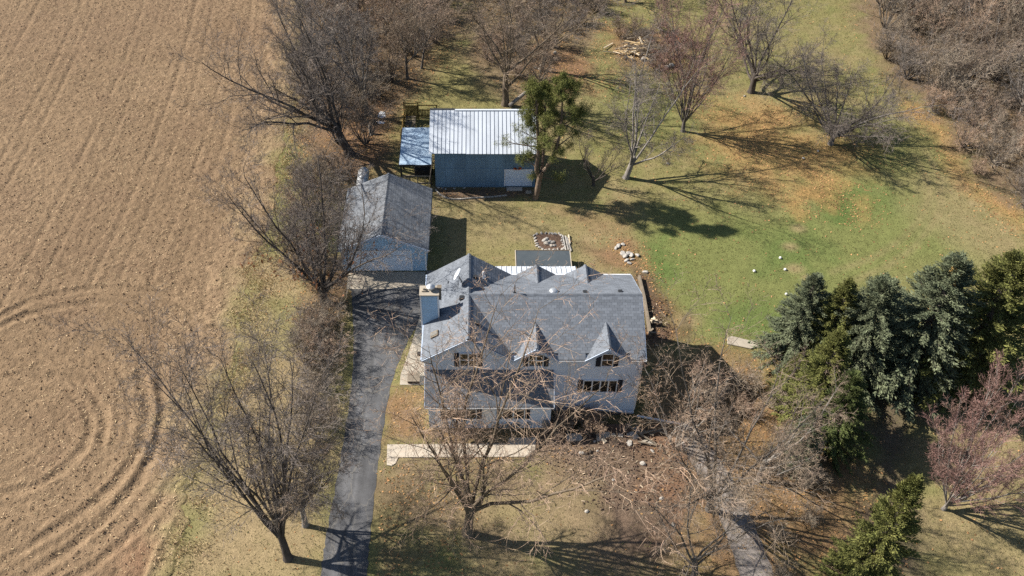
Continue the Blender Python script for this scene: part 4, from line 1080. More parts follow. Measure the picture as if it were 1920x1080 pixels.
def spawn(pts, dirs, rad, L, n, t0, t1, ang, sd, ratio, fall, rr, rmin, rs):
    N, n1, _ = pts.shape
    i = np.arange(n)[None]
    t = np.clip(t0 + (t1 - t0) * (i + rs.rand(N, n)) / n, 0, 0.999)
    f = t * (n1 - 1); k = f.astype(int); f = (f - k)[..., None]
    r_ = np.arange(N)[:, None]
    P = pts[r_, k] * (1 - f) + pts[r_, k + 1] * f
    d = dirs[r_, k + 1]
    ref = np.where(np.abs(d[..., 2:3]) > 0.9, np.array([1.0, 0, 0]), np.array([0, 0, 1.0]))
    u = unit(np.cross(d, ref)); v = np.cross(u, d)
    az = i * 2.399 + rs.rand(N, 1) * 6.28 + rs.randn(N, n) * 0.5
    a = np.radians(ang + sd * np.clip(rs.randn(N, n), -1.5, 1.5))[..., None]
    D = unit(d * np.cos(a) + (u * np.cos(az)[..., None] + v * np.sin(az)[..., None]) * np.sin(a))
    Lc = L[:, None] * ratio * (1 - fall * t) * (0.65 + 0.7 * rs.rand(N, n))
    Rc = np.maximum(rad[r_, k] * rr, rmin)
    return P.reshape(-1, 3), D.reshape(-1, 3), Lc.ravel(), Rc.ravel()
def woody(seed, H, r0, trunk=0.22, lean=(0, 0), n1=7, a1=36, l1=0.78, n2=10, n3=8, n4=7, n5=4, trop=0.05, droop=0.0, wander=0.10, sd1=10, t1=0.5, r2=0.36, stems=None, thick=1.3, a2=42):
    rs = np.random.RandomState(seed)
    thickc, thinc = [], []
    if stems is None:
        d0 = unit(np.array([[lean[0], lean[1], 1.0]]))
        pts, dirs, rad = limb_level(np.zeros((1, 3)) - np.array([[0, 0, .15]]), d0, np.array([trunk * H]), np.array([r0]), 5, .05, .02, .72, rs)
        rad[:, 0] *= 1.35
        ext = np.concatenate([pts, pts[:, -1:] + dirs[:, -1:] * 0.3], 1)
        thickc.append(tubes(ext, np.concatenate([rad, rad[:, -1:]], 1), 9))
        P, D, L, Rr = spawn(pts, dirs, rad, np.array([H * l1]), n1, t1, 1.0, a1, sd1, 1.0, 0.0, 0.46, .03, rs)
        D = unit(D + np.array([lean[0], lean[1], 0]) * 0.5)
        L = L * np.clip(0.75 + 0.3 * rs.rand(len(L)), 0, 1.05)
    else:
        n, sp, spsd = stems
        az = np.arange(n) * 2.399 + rs.rand(n); a = np.radians(np.abs(sp + spsd * rs.randn(n)))
        D = unit(np.stack([np.sin(a) * np.cos(az) + lean[0], np.sin(a) * np.sin(az) + lean[1], np.cos(a)], -1))
        P = np.stack([np.cos(az), np.sin(az), np.zeros(n)], -1) * r0 * 0.9 + np.array([0, 0, -.1])
        L = H * (0.7 + 0.4 * rs.rand(n)); Rr = np.full(n, r0 * 0.5) * (0.7 + 0.6 * rs.rand(n))
    pts, dirs, rad = limb_level(P, D, L, Rr, 8, wander, trop, .14, rs); Lp = L
    thickc.append(tubes(pts, rad, 6))
    P, D, L, Rr = spawn(pts, dirs, rad, Lp, n2, .20, .98, a2, 12, r2, .45, .5, .014 * thick, rs)
    pts, dirs, rad = limb_level(P, D, L, Rr, 5, wander * 1.2, trop * .8 - droop * .3, .2, rs); Lp = L
    thickc.append(tubes(pts, rad, 4))
    P, D, L, Rr = spawn(pts, dirs, rad, Lp, n3, .15, .98, a2 + 2, 14, .48, .4, .55, .010 * thick, rs)
    L = np.maximum(L, .35)
    pts, dirs, rad = limb_level(P, D, L, np.minimum(Rr, .025 * thick), 3, .16, trop * .6 - droop, .3, rs); Lp = L
    thinc.append(tubes(pts, rad, 3))
    P, D, L, Rr = spawn(pts, dirs, rad, Lp, n4, .12, .98, a2, 14, .52, .35, .6, .0075 * thick, rs)
    L = np.maximum(L, .28)
    pts, dirs, rad = limb_level(P, D, L, np.minimum(Rr, .012 * thick), 2, .2, trop * .5 - droop * 1.4, .4, rs); Lp = L
    thinc.append(tubes(pts, rad, 3))
    ends = pts[:, -1]
    if n5:
        P, D, L, Rr = spawn(pts, dirs, rad, Lp, n5, .2, .98, 40, 14, .6, .3, .7, .0055 * thick, rs)
        L = np.maximum(L, .2)
        pts, dirs, rad = limb_level(P, D, L, np.minimum(Rr, .009 * thick), 1, .1, -droop, .5, rs)
        sd_ = unit(np.cross(dirs[:, 0], rs.randn(len(L), 3))) * (rad[:, :1] * 1.3)
        tv = np.stack([pts[:, 0] - sd_, pts[:, 0] + sd_, pts[:, 1]], 1).reshape(-1, 3)
        thinc.append((tv, np.zeros((0, 4), int), np.arange(len(tv)).reshape(-1, 3)))
    return merge(thickc), merge(thinc), ends
def plant(name, pos, wood, bark, twig, label, cat='tree', group=None, rz=0, sc=1.0, leaves=None, parts=('trunk', 'crown')):
    z = float(ground_z(pos[0], pos[1]))
    t = thing(name, (pos[0], pos[1], z), label, cat, group)
    t.rotation_euler.z = rz; t.scale = (sc, sc, sc)
    (v, q, tr), (v2, q2, t2), ends = wood
    WL[t] = Vector((0, 0, 0))
    np_obj(parts[0], np_mesh(parts[0], v, q, tr, smooth=True), M[bark], t)
    np_obj(parts[1], np_mesh(parts[1], v2, q2, t2), M[twig], t)
    if leaves:
        mname, frac, zmax, size = leaves
        rs = np.random.RandomState(5)
        e = ends[(rs.rand(len(ends)) < frac) & (ends[:, 2] < zmax)]
        vv, qq = flakes(e[:, 0], e[:, 1], e[:, 2], size, size * .7, rs, 0.9)
        np_obj('leaves', np_mesh('leaves', vv, qq), M[mname], t)
    return t
def at(u, v): p = G(u, v); return (p.x, p.y)

# the single trees one can tell apart
plant('bare_tree', at(540, 1047), woody(53, 17.0, .29, trunk=.15, t1=.65, lean=(-.06, .06), n1=14, a1=24, sd1=9, l1=.80, n2=10, trop=.045, wander=.08), 'bark_dark', 'twig_grey', 'dark grey vase-shaped bare tree between the field and the lower drive')
plant('bare_tree', at(572, 985), woody(12, 12.5, .2, trunk=.22, lean=(.04, .1), n1=6, a1=30, n2=8, droop=.02), 'bark_pale', 'twig_brown', 'smaller pale-barked bare tree close to the lower drive')
plant('bare_tree', at(877, 1000), woody(23, 17.5, .34, trunk=.20, lean=(0, .03), n1=11, a1=21, sd1=8, l1=.78, n2=11, trop=.035, droop=.045, n3=7, n4=6, n5=3), 'bark_brown', 'twig_tan', 'large tan bare tree in the front yard, branches across the house')
plant('bare_tree', at(1330, 955), woody(71, 14.5, .26, trunk=.16, lean=(-.09, .03), n1=12, a1=30, sd1=9, l1=.78, n2=9, n3=7, n4=6, n5=2, trop=.05, droop=.02, wander=.08), 'bark_grey', 'twig_brown', 'wide spreading bare tree over the grey worn path')
plant('bare_tree', at(1300, 1085), woody(65, 11.0, .22, trunk=.2, n5=1, n3=6, n4=5, n1=8, a1=38, l1=.74, n2=8, trop=.05, droop=.03, lean=(.05, .1)), 'bark_grey', 'twig_brown', 'low drooping bare tree at the bottom of the grey worn path')
plant('bare_tree', at(1265, 835), woody(16, 8.5, .16, stems=(7, 24, 9), n2=8, n3=6, n4=5, n5=2, trop=.05, lean=(-.05, 0)), 'bark_pale', 'twig_tan', 'many-stemmed bare shrub tree off the house corner', 'tree', parts=('stems', 'crown'))
plant('bare_tree', at(1420, 900), woody(37, 10.0, .2, trunk=.2, n1=5, a1=40, lean=(.15, .05), n2=7, n5=2, droop=.03), 'bark_pale', 'twig_brown', 'bare tree leaning over the front of the low spruces')
plant('bare_tree', at(1768, 955), woody(17, 10.0, .16, trunk=.08, lean=(.12, .06), n1=18, a1=30, sd1=11, l1=.86, n2=9, trop=.07, wander=.045, a2=26, droop=-.05, r2=.30, n4=6, n5=3), 'bark_pale', 'twig_red', 'reddish-twigged bare tree on tan grass beyond the spruces')
plant('bare_tree', at(608, 568), woody(18, 14.5, .34, trunk=.12, n1=12, a1=34, l1=.86, n2=10, trop=.06), 'bark_dark', 'twig_grey', 'rounded brown bare tree with rusty leaves beside the garage', leaves=('leaf_rust', .5, 4.2, .17))
plant('bare_tree', at(657, 290), woody(19, 18.0, .46, trunk=.24, lean=(-.36, .05), n1=11, a1=28, sd1=8, l1=.74, n2=11, trop=.05, wander=.12), 'bark_dark', 'twig_grey', 'big dark bare tree leaning over the field above the propane tank')
plant('bare_tree', at(690, 215), woody(45, 16.0, .32, trunk=.25, lean=(-.12, 0), n1=7, a1=30, n2=9), 'bark_grey', 'twig_grey', 'grey bare tree behind the big leaning one, near the snow patches')
plant('bare_tree', at(947, 196), woody(20, 15.0, .36, trunk=.34, lean=(.02, 0), n1=8, a1=30, l1=.72, n2=9, t1=.35), 'bark_brown', 'twig_brown', 'tall upright bare tree directly behind the white barn roof')
plant('bare_tree', at(1015, 132), woody(21, 13.5, .26, trunk=.3, lean=(.16, 0), n1=7, a1=32, n2=8), 'bark_brown', 'twig_grey', 'bare tree leaning away behind the pine crown')
plant('bare_tree', at(764, 147), woody(22, 10.5, .16, trunk=.4, n1=7, a1=32, l1=.62, n2=8, t1=.45), 'bark_grey', 'twig_brown', 'slender straight bare tree at the clearing beyond the wooden pen')
plant('bare_tree', at(790, 128), woody(24, 9.5, .13, trunk=.4, lean=(.12, 0), n1=6, a1=30, l1=.62, n2=7, t1=.45), 'bark_grey', 'twig_brown', 'thin bare sapling tree next to the slender straight one')
plant('bare_tree', at(1408, 173), woody(25, 14.0, .38, trunk=.17, n1=10, a1=46, l1=.80, n2=11, trop=.05, lean=(.05, 0)), 'bark_dark', 'twig_grey', 'dark forked bare tree at the top of the lawn')
plant('bare_tree', at(1557, 270), woody(36, 10.8, .28, trunk=.15, n1=14, a1=52, sd1=12, l1=.80, n2=10, trop=.045), 'bark_grey', 'twig_grey', 'round-crowned grey bare tree casting a long shadow by the thicket')
plant('bare_tree', at(1173, 333), woody(27, 12.5, .30, trunk=.2, lean=(.16, 0), n1=7, a1=32, l1=.80, n2=8, trop=.04), 'bark_pale', 'twig_grey', 'pale leaning bare tree on the lawn past the pine')
plant('bare_tree', at(1280, 247), woody(28, 13.5, .22, trunk=.12, n1=14, a1=20, l1=.86, n2=8, trop=.06, a2=28), 'bark_grey', 'twig_red', 'narrow upright reddish bare tree below the lumber pile')
plant('bare_tree', at(1113, 348), woody(29, 6.2, .16, trunk=.16, n1=6, a1=48, n2=6, trop=.06, n5=0, n4=5), 'bark_dark', 'twig_dark', 'small low bare tree standing in the barn shadow')

# thicket shrubs and saplings: a few kinds, each copied over its stand
def proto(seed, H, r0, bark, twig, **kw):
    return woody(seed, H, r0, **kw), bark, twig
KIND = [proto(101, 4.2, .10, 'bark_grey', 'twig_brown', stems=(14, 28, 12), n2=7, n3=6, n4=5, n5=0, thick=1.25),
        proto(102, 5.6, .11, 'bark_grey', 'twig_grey', stems=(10, 24, 11), n2=8, n3=6, n4=5, n5=0, thick=1.25),
        proto(103, 7.6, .16, 'bark_brown', 'twig_brown', trunk=.2, n1=7, a1=40, n2=8, n3=6, n4=5, n5=0, thick=1.25),
        proto(104, 2.6, .07, 'bark_brown', 'twig_brown', stems=(16, 34, 14), n2=6, n3=5, n4=4, n5=0, thick=1.2),
        proto(105, 8.6, .17, 'bark_pale', 'twig_grey', trunk=.26, n1=7, a1=34, n2=8, n3=6, n4=5, n5=0, thick=1.25)]
MESH = []
for w_, bk, tw in KIND:
    (v, q, tr), (v2, q2, t2), _e = w_
    a = np_mesh('stems', v, q, tr, smooth=True); a.materials.append(M[bk]); b = np_mesh('twigs', v2, q2, t2); b.materials.append(M[tw]); MESH.append((a, b))
prng = random.Random(31)
def put(k, x, y, sc, name, label, cat, group, tints=('twig_brown', 'twig_fawn', 'twig_tan', 'twig_mauve', 'twig_brown')):
    t = bpy.data.objects.new(name, None); t.location = (x, y, float(ground_z(x, y)) - .03); t.rotation_euler = (0, 0, prng.uniform(0, 6.28)); t.scale = (sc, sc, sc * prng.uniform(.9, 1.15))
    C.objects.link(t); tag(t, label, cat, group)
    for nm, me in zip(('trunk' if k in (2, 4) else 'stems', 'crown' if k in (2, 4) else 'twigs'), MESH[k]):
        o = bpy.data.objects.new(nm, me); o.parent = t; C.objects.link(o)
        if nm in ('twigs', 'crown'):
            o.material_slots[0].link = 'OBJECT'; o.material_slots[0].material = M[prng.choice(tints)]
def inside(p, poly):
    return float(poly_sd(np.array([p[0]]), np.array([p[1]]), poly)[0]) < 0
def stand(poly_px, n, mind, picks, lo, hi, name, label, cat, group):
    poly = pp(*poly_px); xs = [p.x for p in poly]; ys = [p.y for p in poly]; pts = []
    tries = 0
    while len(pts) < n and tries < 6000:
        tries += 1
        p = (prng.uniform(min(xs), max(xs)), prng.uniform(min(ys), max(ys)))
        if inside(p, poly) and all((p[0] - q[0]) ** 2 + (p[1] - q[1]) ** 2 > mind * mind for q in pts): pts.append(p)
    for p in pts:
        k = prng.choice(picks)
        put(k, p[0], p[1], prng.uniform(lo, hi), name, label, cat, group, *([('twig_fawn', 'twig_tan')] if name in ('verge_shrub', 'understory_shrub', 'lawn_edge_shrub', 'foundation_shrub') else []))
stand([(1640, -60), (2050, -60), (2050, 440), (1930, 400), (1850, 365), (1815, 300), (1785, 240), (1740, 200), (1690, 165), (1650, 90)], 115, 2.1, [0, 1, 0, 1, 3], .6, 1.35, 'thicket_shrub', 'leafless brown shrub in the dense thicket at the lawn edge', 'shrub', 'shrubs of the dense thicket')
stand([(1700, -60), (2050, -60), (2050, 330), (1930, 300), (1860, 210), (1780, 130), (1700, 60)], 26, 4.2, [2, 4], .7, 1.15, 'thicket_tree', 'small bare tree rising out of the dense thicket', 'tree', 'small trees of the dense thicket')
stand([(590, -60), (830, -60), (830, 80), (770, 130), (735, 165), (715, 205), (690, 275), (640, 285), (585, 250), (565, 120)], 46, 2.3, [0, 1, 1, 3], .8, 1.15, 'hedgerow_shrub', 'leafless shrub in the hedgerow between field and clearing', 'shrub', 'shrubs of the field hedgerow')
stand([(590, -80), (830, -80), (800, 60), (700, 150), (600, 160)], 14, 4.0, [2, 4], .95, 1.35, 'hedgerow_tree', 'grey bare tree standing in the field hedgerow', 'tree', 'trees of the field hedgerow')
stand([(870, -40), (1130, -60), (1120, 40), (1060, 100), (985, 180), (905, 130), (880, 60)], 32, 2.0, [3, 0, 3], .7, 1.1, 'brush_shrub', 'low brown brush shrub under the trees behind the barn', 'shrub', 'brush behind the barn')
stand([(860, -80), (1350, -120), (1340, -20), (1150, 10), (1000, 0)], 22, 3.6, [2, 4], .9, 1.3, 'far_tree', 'bare tree along the top edge behind the barn', 'tree', 'bare trees along the top edge')
stand([(572, 600), (612, 590), (614, 640), (606, 720), (602, 800), (580, 830), (568, 740)], 14, 1.1, [0, 3, 0], .6, .85, 'verge_shrub', 'wispy brown shrub in the narrow row beside the drive', 'shrub', 'row of wispy shrubs beside the drive')
stand([(560, 330), (650, 320), (640, 380), (600, 500), (560, 520), (530, 430)], 18, 1.9, [3, 0], .7, 1.0, 'garage_brush', 'brown brush at the far side of the garage', 'shrub', 'brush beside the garage')
stand([(1035, 770), (1110, 775), (1125, 805), (1060, 812)], 4, .8, [3], .55, .75, 'foundation_shrub', 'leafless bush growing against the front of the house', 'shrub', 'bushes against the house front')
stand([(850, 790), (1040, 795), (1040, 812), (850, 810)], 6, .9, [3], .35, .5, 'foundation_shrub', 'short twiggy bush below the front wing windows', 'shrub', 'short bushes below the front wing')
stand([(1150, 50), (1285, 55), (1300, 130), (1240, 140), (1170, 100)], 14, 1.4, [3], .55, .8, 'brush_pile_shrub', 'tangled brown brush around the scrap lumber pile', 'shrub', 'brush around the lumber pile')
stand([(1440, 860), (1500, 870), (1580, 1000), (1560, 1090), (1460, 1090)], 6, 2.6, [3], .5, .8, 'understory_shrub', 'tan twiggy undergrowth bush beneath the spreading trees', 'shrub', 'undergrowth beneath the spreading trees')
stand([(1300, 690), (1430, 700), (1500, 780), (1480, 840), (1420, 800), (1310, 740)], 5, 2.4, [3], .6, .9, 'lawn_edge_shrub', 'twiggy bush on the rusty ground before the spruces', 'shrub', 'twiggy bushes before the spruces')

# ------------------------------------------------------------------ evergreens
def spruce_mesh(seed, H, Rd, nb=270, low=.05, dens=15):
    rs = np.random.RandomState(seed)
    i = np.arange(nb); nt_ = nb // 12; zt = low + (0.98 - low) * ((i // 12 + rs.normal(0, .13, nb)) / nt_) ** 0.95
    zt = np.clip(zt, low, .985)
    az = i * 2.399 + rs.randn(nb) * .35
    lobes = 1 + .16 * np.sin(az * 3 + seed) * (1 - zt) + .10 * np.sin(az * 5 + zt * 9)
    L = Rd * (1 - zt) ** .72 * (.78 + .4 * rs.rand(nb)) * lobes + .22
    el = np.radians(-22 + 68 * zt ** 1.6 + 8 * rs.randn(nb))
    D = np.stack([np.cos(az) * np.cos(el), np.sin(az) * np.cos(el), np.sin(el)], -1)
    P0 = np.stack([np.zeros(nb), np.zeros(nb), zt * H], -1)
    pts, dirs, rad = limb_level(P0, D, L, .012 + .035 * (1 - zt), 5, .06, .045, .3, rs)
    boughs = tubes(pts, rad, 4)
    wood = []
    tr = np.array([[[0, 0, -.2], [.02, 0, H * .33], [0, .03, H * .66], [0, 0, H * .99]]])
    wood.append(tubes(tr, np.array([[Rd * .085, Rd * .06, Rd * .035, .01]]), 8))
    # sprays: narrow fans set along each branch, fuller at its tip
    m = dens
    s = (.22 + .78 * (np.arange(m)[None] + rs.rand(nb, m)) / m)
    f = s * 5; k = np.minimum(f.astype(int), 4); f = (f - k)[..., None]; r_ = np.arange(nb)[:, None]
    Pm = pts[r_, k] * (1 - f) + pts[r_, k + 1] * f; Dm = dirs[r_, k + 1]
    side = unit(np.cross(Dm, np.array([0, 0, 1.0])))
    out = []
    for c in range(11):
        sg = 1 if c % 2 else -1
        sp = rs.uniform(.25, 1.0, (nb, m, 1)) * sg
        d = unit(Dm * 1.0 + side * sp + np.array([0, 0, 1]) * rs.normal(-.06, .22, (nb, m, 1)))
        ln = (.10 + .19 * (L[:, None] / Rd) * (1.15 - .5 * s))[..., None] * rs.uniform(.7, 1.25, (nb, m, 1))
        wd = ln * rs.uniform(.11, .20, (nb, m, 1))
        up = unit(np.cross(d, side) + rs.normal(0, .5, (nb, m, 3)))
        w = unit(np.cross(d, up))
        b = Pm + rs.normal(0, .075, (nb, m, 3))
        out.append(np.stack([b, b + d * ln * .55 + w * wd, b + d * ln, b + d * ln * .5 - w * wd], 2).reshape(-1, 4, 3))
    V = np.concatenate(out); 
    return merge(wood), V.reshape(-1, 3), np.arange(len(V) * 4).reshape(-1, 4), boughs
SPR = [spruce_mesh(3, 10, 3.0), spruce_mesh(5, 10, 3.5, 300), spruce_mesh(8, 10, 2.5, 250)]
SPM = []
for w_, v, q, bo in SPR:
    a = np_mesh('trunk', *w_, smooth=True); a.materials.append(M['bark_dark'])
    c = np_mesh('crown', v, q); c.materials.append(M['needle_blue']); d = np_mesh('boughs', *bo); d.materials.append(M['bark_dark']); SPM.append((a, c, d))
def spruce(k, u, v, H, wide, needle, label, name='spruce_tree', cones=0):
    x, y = at(u, v)
    t = bpy.data.objects.new(name, None); t.location = (x, y, float(ground_z(x, y))); t.rotation_euler = (0, 0, prng.uniform(0, 6.28)); t.scale = (H / 10 * wide, H / 10 * wide, H / 10)
    C.objects.link(t); tag(t, label, 'tree', 'evergreens beside the lawn')
    a, c, bo = SPM[k]
    o = bpy.data.objects.new('boughs', bo); o.parent = t; o['kind'] = 'stuff'; C.objects.link(o)
    o = bpy.data.objects.new('trunk', a); o.parent = t; C.objects.link(o)
    o = bpy.data.objects.new('crown', c); o.parent = t; C.objects.link(o)
    o.material_slots[0].link = 'OBJECT'; o.material_slots[0].material = M[needle]
    if cones:
        rs = np.random.RandomState(2); n = cones
        z = 9.9 - rs.rand(n) ** 1.6 * 1.7; r = (10 - z) * .28 * rs.rand(n) + .05; a_ = rs.rand(n) * 6.28
        P0 = np.stack([r * np.cos(a_), r * np.sin(a_), z], -1); D = unit(np.stack([np.cos(a_) * .4, np.sin(a_) * .4, -np.ones(n)], -1))
        pts, d_, rad = limb_level(P0, D, np.full(n, .22), np.full(n, .055), 3, .05, 0, .8, rs)
        vv, qq, tt = tubes(pts, rad, 5)
        o = bpy.data.objects.new('cones', np_mesh('cones', vv, qq, tt)); o['kind'] = 'stuff'; o.data.materials.append(M['cone_gold']); o.parent = t; C.objects.link(o)
spruce(0, 1478, 672, 8.6, 1.1, 'needle_blue', 'blue-grey spruce at the lawn end of the evergreen row')
spruce(2, 1532, 690, 9.0, 1.0, 'needle_olive', 'yellow-green spruce between the two blue-grey ones')
spruce(1, 1588, 705, 10.0, 1.15, 'needle_blue', 'broad blue-grey spruce in the middle of the evergreen row')
spruce(0, 1690, 712, 12.2, 1.2, 'needle_blue', 'tall spruce with a golden cone-laden tip', cones=70)
spruce(1, 1790, 712, 12.4, 1.2, 'needle_olive', 'large yellow-green spruce last in the evergreen row at the frame edge')
spruce(2, 1512, 790, 9.2, 1.1, 'needle_olive', 'yellow-green spruce partly veiled by bare branches')
spruce(0, 1490, 870, 5.5, 1.0, 'needle_blue', 'dull spruce hidden among bare branches above the path')
spruce(1, 1548, 832, 7.5, 1.0, 'needle_green', 'dark green spruce behind the spreading bare tree')
spruce(2, 1588, 1125, 12.6, .72, 'needle_olive', 'dense bright green spruce alone at the bottom edge')
spruce(2, 1470, 745, 4.5, 1.1, 'needle_olive', 'small yellow-green spruce in front of the row')

# the two-stemmed pine by the barn
def PV(u, v, y):
    a = (u - PX0) / F_PX; b = (PY0 - v) / F_PX
    k = y / (_c + _s * b)
    return np.array([k * a, y, CAM_H + k * (-_s + _c * b)])
rs = np.random.RandomState(77)
pb = G(1003, 374)
pine = thing('pine_tree', (pb.x, pb.y, 0), 'tall open pine with forked trunk at the barn corner', 'tree')
def poly_tube(P, r0, r1, k=8):
    P = np.array([list(p) for p in smooth_poly([Vector(p) for p in P], 4)])[None]
    return tubes(P, np.linspace(r0, r1, P.shape[1])[None], k), P[0]
trunks = [([PV(1003, 376, 66.6), PV(1009, 350, 66.65), PV(1011, 330, 66.8), PV(1006, 318, 66.9), PV(1009, 285, 67.0), PV(1008, 240, 67.2), PV(1006, 195, 67.4), PV(1003, 165, 67.5)], .30, .06),
          ([PV(1009, 345, 66.7), PV(1016, 325, 66.5), PV(1030, 305, 66.3), PV(1045, 270, 66.2), PV(1052, 235, 66.3), PV(1054, 190, 66.5), PV(1052, 150, 66.7)], .22, .05),
          ([PV(1012, 335, 66.8), PV(1017, 310, 67.1), PV(1020, 270, 67.6), PV(1022, 220, 68.0), PV(1024, 160, 68.4)], .17, .05)]
wood, lines = [], []
for P, a, b in trunks:
    c, ln = poly_tube(P, a, b); wood.append(c); lines.append(ln)
brs = []
for ln, n in ((lines[0], 30), (lines[1], 32), (lines[2], 24)):
    for i in range(n):
        t = .34 + .66 * ((i + rs.rand()) / n) ** .6
        k = min(int(t * (len(ln) - 1)), len(ln) - 2); p = ln[k]
        az = rs.rand() * 6.28; up = rs.normal(.15, .25) + .5 * (t > .85)
        L = rs.uniform(.9, 2.3) * (1.1 - .45 * (t - .3)) * (.55 if t > .9 else 1)
        brs.append((p, (math.cos(az), math.sin(az), up), L))
for (u, v, y, u2, v2) in ((1008, 275, 67, 945, 268), (1045, 275, 66.3, 1100, 250), (1012, 330, 66.6, 1050, 345), (1008, 290, 67, 975, 305), (1052, 235, 66.3, 1105, 205)):
    p = PV(u, v, y); q = PV(u2, v2, y - .3); brs.append((p, tuple(q - p), float(np.linalg.norm(q - p))))
P0 = np.array([b[0] for b in brs]); D = unit(np.array([b[1] for b in brs], float)); L = np.array([b[2] for b in brs])
pts, dirs, rad = limb_level(P0, D, L, .02 + .015 * L, 5, .14, .06, .3, rs)
wood.append(tubes(pts, rad, 5))
P2, D2, L2, R2 = spawn(pts, dirs, rad, L, 6, .4, 1.0, 42, 14, .36, .3, .6, .012, rs)
p2, d2, r2 = limb_level(P2, D2, L2, R2, 3, .15, .12, .4, rs); wood.append(tubes(p2, r2, 3))
zz = p2[:, -1, 2]; cent = np.concatenate([p2[:, -1], p2[zz > 8.0, 2], pts[:, -1], pts[:, -1] + rs.normal(0, .2, pts[:, -1].shape)])
v, q, t3 = merge(wood); WL[pine] = Vector((pb.x, pb.y, 0)); off = np.array([pb.x, pb.y, 0])
np_obj('trunk', np_mesh('trunk', v - off, q, t3, smooth=True), M['bark_pine'], pine)
nn = 72; nc = len(cent)
dd = unit(rs.normal(0, 1, (nc, nn, 3)) + np.array([0, 0, .55])); ln = rs.uniform(.12, .27, (nc, nn, 1)); wv = unit(np.cross(dd, rs.normal(0, 1, (nc, nn, 3)))) * .015
b = cent[:, None] + rs.normal(0, .15, (nc, nn, 3))
V = np.stack([b - wv, b + wv, b + dd * ln], 2).reshape(-1, 3) - off
np_obj('crown', np_mesh('crown', V, None, np.arange(len(V)).reshape(-1, 3)), M['needle_pine'], pine)

# ------------------------------------------------------------------ stones, lumber and small things
def rock_mesh(seed, m):
    bm = bmesh.new(); bmesh.ops.create_icosphere(bm, subdivisions=2, radius=1)
    rg = random.Random(seed); k = [(Vector((rg.gauss(0, 1), rg.gauss(0, 1), rg.gauss(0, 1))).normalized(), rg.uniform(.55, .9)) for _ in range(9)]
    for v in bm.verts:
        for d, lim in k:
            e = v.co.dot(d) - lim
            if e > 0: v.co -= d * e
    me = bpy.data.meshes.new('rock'); bm.to_mesh(me); bm.free(); me.materials.append(m); return me
DARKROCK = rock_mesh(44, M['wood_dark'])
ROCK = [rock_mesh(i, M['stone'] if i < 3 else M['stone_white']) for i in range(6)]
def rock(k, x, y, sx, sy, sz, label=None, cat=None, group=None, parent=None, name='rock', z=None):
    o = bpy.data.objects.new(name, ROCK[k]); zz = (float(ground_z(x, y)) if z is None else z) + sz * .55
    b = WL.get(parent, Vector((0, 0, 0)))
    o.location = (x - b.x, y - b.y, zz - b.z); o.scale = (sx, sy, sz); o.rotation_euler = (prng.uniform(-.2, .2), prng.uniform(-.2, .2), prng.uniform(0, 6.28))
    o.parent = parent; C.objects.link(o)
    if label: tag(o, label, cat, group)
    return o
c0 = G(1036, 456)
bed = thing('garden_bed', (c0.x, c0.y, 0), 'stone-edged mulch bed behind the covered enclosure', 'garden bed')
bp_ = pp((1002, 440), (1020, 438), (1052, 440), (1058, 468), (1020, 470), (1006, 460))
MB().prism([(p.x, p.y, -.05) for p in bp_], (0, 0, .11)).build('mulch', M['mulch'], bed)
for i in range(len(bp_)):
    a, b = bp_[i], bp_[(i + 1) % len(bp_)]; n = max(2, int((b - a).length / .30))
    for j in range(n):
        p = a.lerp(b, (j + .5) / n); rock(prng.choice((1, 3, 4, 5)), p.x + prng.uniform(-.05, .05), p.y, .20, .13, .11, parent=bed, name='border_stone')
for (u, v, s, k) in ((1022, 452, .34, 4), (1026, 458, .36, 0), (1031, 454, .22, 3), (1037, 456, .26, 1), (1034, 462, .22, 2), (1040, 461, .2, 4), (1025, 449, .22, 5)):
    p = G(u, v); rock(k, p.x, p.y, s, s * .85, s * .6, 'stone in the small heap within the stone-edged bed', 'stone', 'heap of stones in the bed')
for j in range(4):
    a, b = [((1055, 442), (1061, 471)), ((1060, 444), (1066, 470)), ((1063, 446), (1071, 472)), ((1066, 442), (1069, 458))][j]
    a, b = G(*a), G(*b)
    mb = MB().beam(a + Vector((0, 0, .07 + .05 * (j % 2))), b + Vector((0, 0, .07)), .14, .12)
    tag(mb.build('edging_log', M['stone_white'] if j != 3 else M['wood_pale'], None, bevel=.03), 'whitish edging piece lying along the side of the stone bed', 'edging', 'whitish edging pieces by the bed')
for (u, v, s) in ((1160, 462, .28), (1168, 459, .22), (1155, 466, .2), (1169, 477, .35), (1178, 476, .32), (1184, 479, .3), (1173, 481, .3), (1195, 479, .25), (1175, 489, .24), (1180, 494, .2), (1210, 511, .24), (1186, 487, .2)):
    p = G(u, v); rock(prng.choice((3, 4, 5)), p.x, p.y, s * 1.15, s * .8, s * .5, 'broken whitish stone on the rusty mulch behind the house', 'stone', 'broken whitish stones behind the house')
for (u, v, lab) in ((1414, 509, 'white ball on the lawn, apart from the other three'), (1463, 484, 'white ball farthest up the lawn from the spruces'), (1472, 506, 'white ball in the middle of the three lined up on the lawn'), (1474, 553, 'white ball on the lawn closest to the spruces')):
    p = G(u, v); z = float(ground_z(p.x, p.y))
    me = bpy.data.meshes.new('lawn_ball'); bm = bmesh.new(); bmesh.ops.create_uvsphere(bm, u_segments=20, v_segments=12, radius=.125)
    for vv in bm.verts:
        if vv.co.z < -.09: vv.co.z = -.09
        vv.co.z *= .94
    bm.to_mesh(me); bm.free(); me.polygons.foreach_set('use_smooth', np.ones(len(me.polygons), dtype=bool)); me.materials.append(M['ball_white'])
    o = bpy.data.objects.new('lawn_ball', me); o.location = (p.x, p.y, z + .08); C.objects.link(o); tag(o, lab, 'ball', 'white balls on the lawn')
fp = pp((1363, 634), (1372, 631), (1420, 643), (1424, 650), (1408, 655), (1364, 646))
